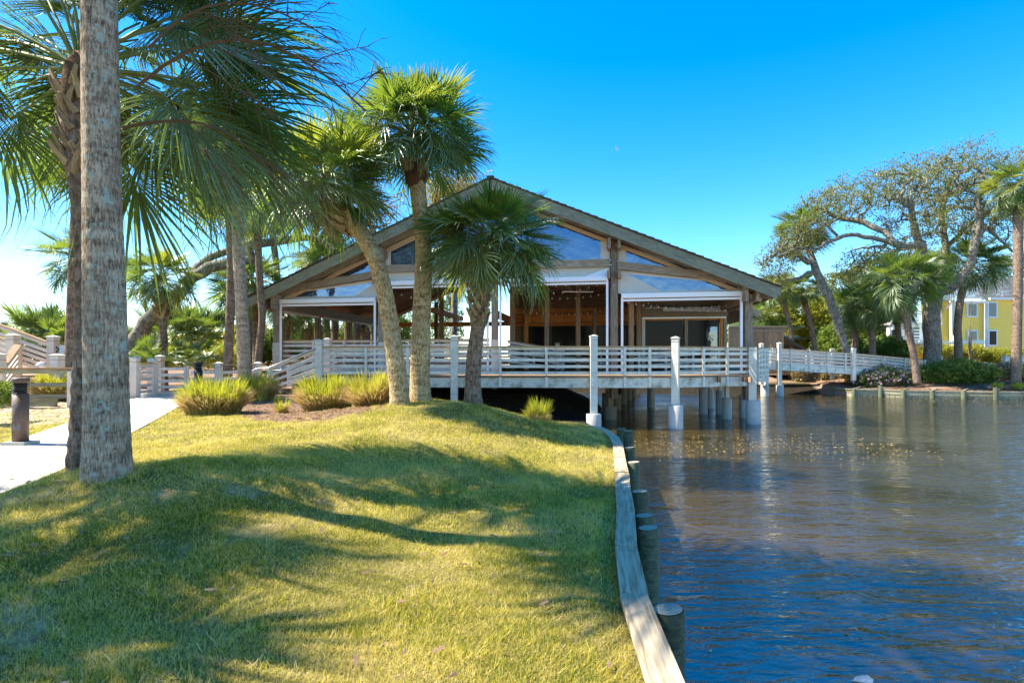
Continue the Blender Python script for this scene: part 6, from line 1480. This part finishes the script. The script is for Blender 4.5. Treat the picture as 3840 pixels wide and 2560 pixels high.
# picket fence
pf = thing('picket_fence', 'low weathered picket fence in front of the yellow house', 'fence', (38, 44, 1.6))
x = 3290
while x < 3680:
    X = (x-CXP)/FPX*44.5; bar('picket', (X, 44.5, 1.5), (X, 44.5, EYE-(1326-HYP)*-1/FPX*44.5+R.uniform(-.03, .03)-.0), .14, .025, M['picket'], pf, up=(0, 1, 0)); x += 8.5
for z in (1.75, 2.5): bar('fence_rail', ((3290-CXP)/FPX*44.55, 44.55, z), ((3680-CXP)/FPX*44.55, 44.55, z), .04, .09, M['picket'], pf)
# white capped posts on the far bank
wf = thing('capped_post_fence', 'rail fence with white capped posts hidden among the shrubs on the far bank', 'fence', (36, 40, 1.2))
for px_ in (3520, 3771, 3829, 3182, 3000):
    if px_ < 3500: continue
    X = (px_-CXP)/FPX*41; simple_post(wf, X, 41, 1.2, EYE+(HYP-1336)/FPX*41, .34, mat='cream')
for z in (1.5, 1.8, 2.1): bar('rail', ((3520-CXP)/FPX*41, 41.1, z), ((3960-CXP)/FPX*41, 41.1, z), .05, .12, M['cream_dirty'], wf)
# bare crepe myrtle stems
for i, (px_, h_, lb) in enumerate([(3395, 1285, 'pale bare myrtle stems before the white porch'), (3568, 1300, 'bare pale stems left of the dark palm'), (3640, 1120, 'tall thin bare sapling in front of the yellow house windows')]):
    Yk = 43; base = P(px_, 1350, Yk); base.z = 1.5; cm = thing('bare_sapling', lb, 'sapling', base, 0, 'bare saplings before the yellow house'); q = MB(); rs = random.Random(i)
    for k in range(7 if i != 2 else 9):
        tp = P(px_+rs.uniform(-16, 22)*(1 if i != 2 or k else .1), h_+(rs.uniform(0, 30) if i != 2 else (0 if k == 0 else rs.uniform(110, 170))), Yk)-base
        q.tube([(rs.uniform(-.1, .1), 0, 0), tp*.5+Vector((rs.uniform(-.1, .1), 0, 0)), tp], [.05, .035, .012], 5)
    if i == 2:
        for k in range(26):
            t = rs.uniform(.4, 1); p = (P(px_, h_, Yk)-base)*t; q.tube([p, p+Vector((rs.uniform(-.4, .4), rs.uniform(-.3, .3), rs.uniform(.1, .5)))], [.01, .005], 3)
    q.obj('stems', M['boot'], cm)
# floating leaves and litter on the water
V = []
x = 2.8+NR.rand(700)*9; y = 12.5+NR.rand(700)*7; k = (x > xs_(y)+.3) & (NR.rand(700) < np.exp(-((y-15.8)/1.6)**2)+.06); x, y = x[k], y[k]
x2 = 14+NR.rand(900)*26; y2 = ys_(x2)-.3-NR.rand(900)**2*9; k2 = NR.rand(900) < .5; x = np.concatenate([x, x2[k2]]); y = np.concatenate([y, y2[k2]]); n_ = len(x)
a = NR.rand(n_)*PI; s = .022+.03*NR.rand(n_)
V = np.empty((n_, 4, 3))
for i, (u, v) in enumerate([(-1, 0), (0, -.5), (1, 0), (0, .5)]): V[:, i] = np.stack([x+np.cos(a)*u*s-np.sin(a)*v*s, y+np.sin(a)*u*s+np.cos(a)*v*s, np.full(n_, .006)+.012*abs(v)], -1)
tag(inst('floating_leaves', npmesh('floating_leaves', V.reshape(-1, 3), np.arange(n_*4).reshape(-1, 4), M['leaf_litter']), Matrix()), 'scattered dead leaves floating on the dark water near the boardwalk', 'leaves', kind='stuff')
def leafy(name, label, cat, px_, py_, s, mt):
    Y = EYE*FPX/(py_-HYP); X = (px_-CXP)/FPX*Y; q = MB(); n_ = 7
    pts = [(s*math.cos(2*PI*k/n_)*(1+.3*math.sin(k*2.1)), s*.6*math.sin(2*PI*k/n_), .006+.01*math.sin(k*1.7)) for k in range(n_)]
    q.add(pts+[(p[0], p[1], p[2]-.008) for p in pts], [tuple(range(n_)), tuple(range(n_, 2*n_))[::-1]]+[(k, n_+k, n_+(k+1) % n_, (k+1) % n_) for k in range(n_)])
    o = q.obj(name, M[mt], None, False, Matrix.Translation((X, Y, 0))); tag(o, label, cat)
leafy('floating_leaf', 'single brown leaf floating near the last piling', 'leaf', 2660, 2440, .022, 'leaf_litter')
leafy('floating_leaf', 'orange leaf floating out on the blue water', 'leaf', 3176, 2378, .022, 'cedar')
leafy('paper_scrap', 'pale scrap just under the water surface at the bottom edge', 'litter', 3235, 2548, .085, 'canvas')
# the day moon
mo = MB(); ring_ = []; rm = 9.0
for k in range(15): a = PI*k/14-PI/2; ring_.append((rm*math.cos(a), rm*math.sin(a)))
inn = [(rm*.35*math.cos(PI*k/14-PI/2), rm*math.sin(PI*k/14-PI/2)) for k in range(15)]
mo.add([(-x, 0, z) for x, z in ring_]+[(-x, 0, z) for x, z in inn]+[(-x, 2, z) for x, z in ring_]+[(-x, 2, z) for x, z in inn], [(i, i+1, 16+i, 15+i) for i in range(14)]+[(30+i, 45+i, 46+i, 31+i) for i in range(14)])
o = mo.obj('day_moon', M['white_paint'], None, False, Matrix.Translation(P(2318, 552, 1600)) @ Matrix.Rotation(-.6, 4, 'Y')); tag(o, 'faint white crescent moon in the blue sky right of the roof ridge', 'moon')
print('tris', sum(len(o.data.polygons) for o in S.objects if o.type == 'MESH'), 'objs', len(S.objects))
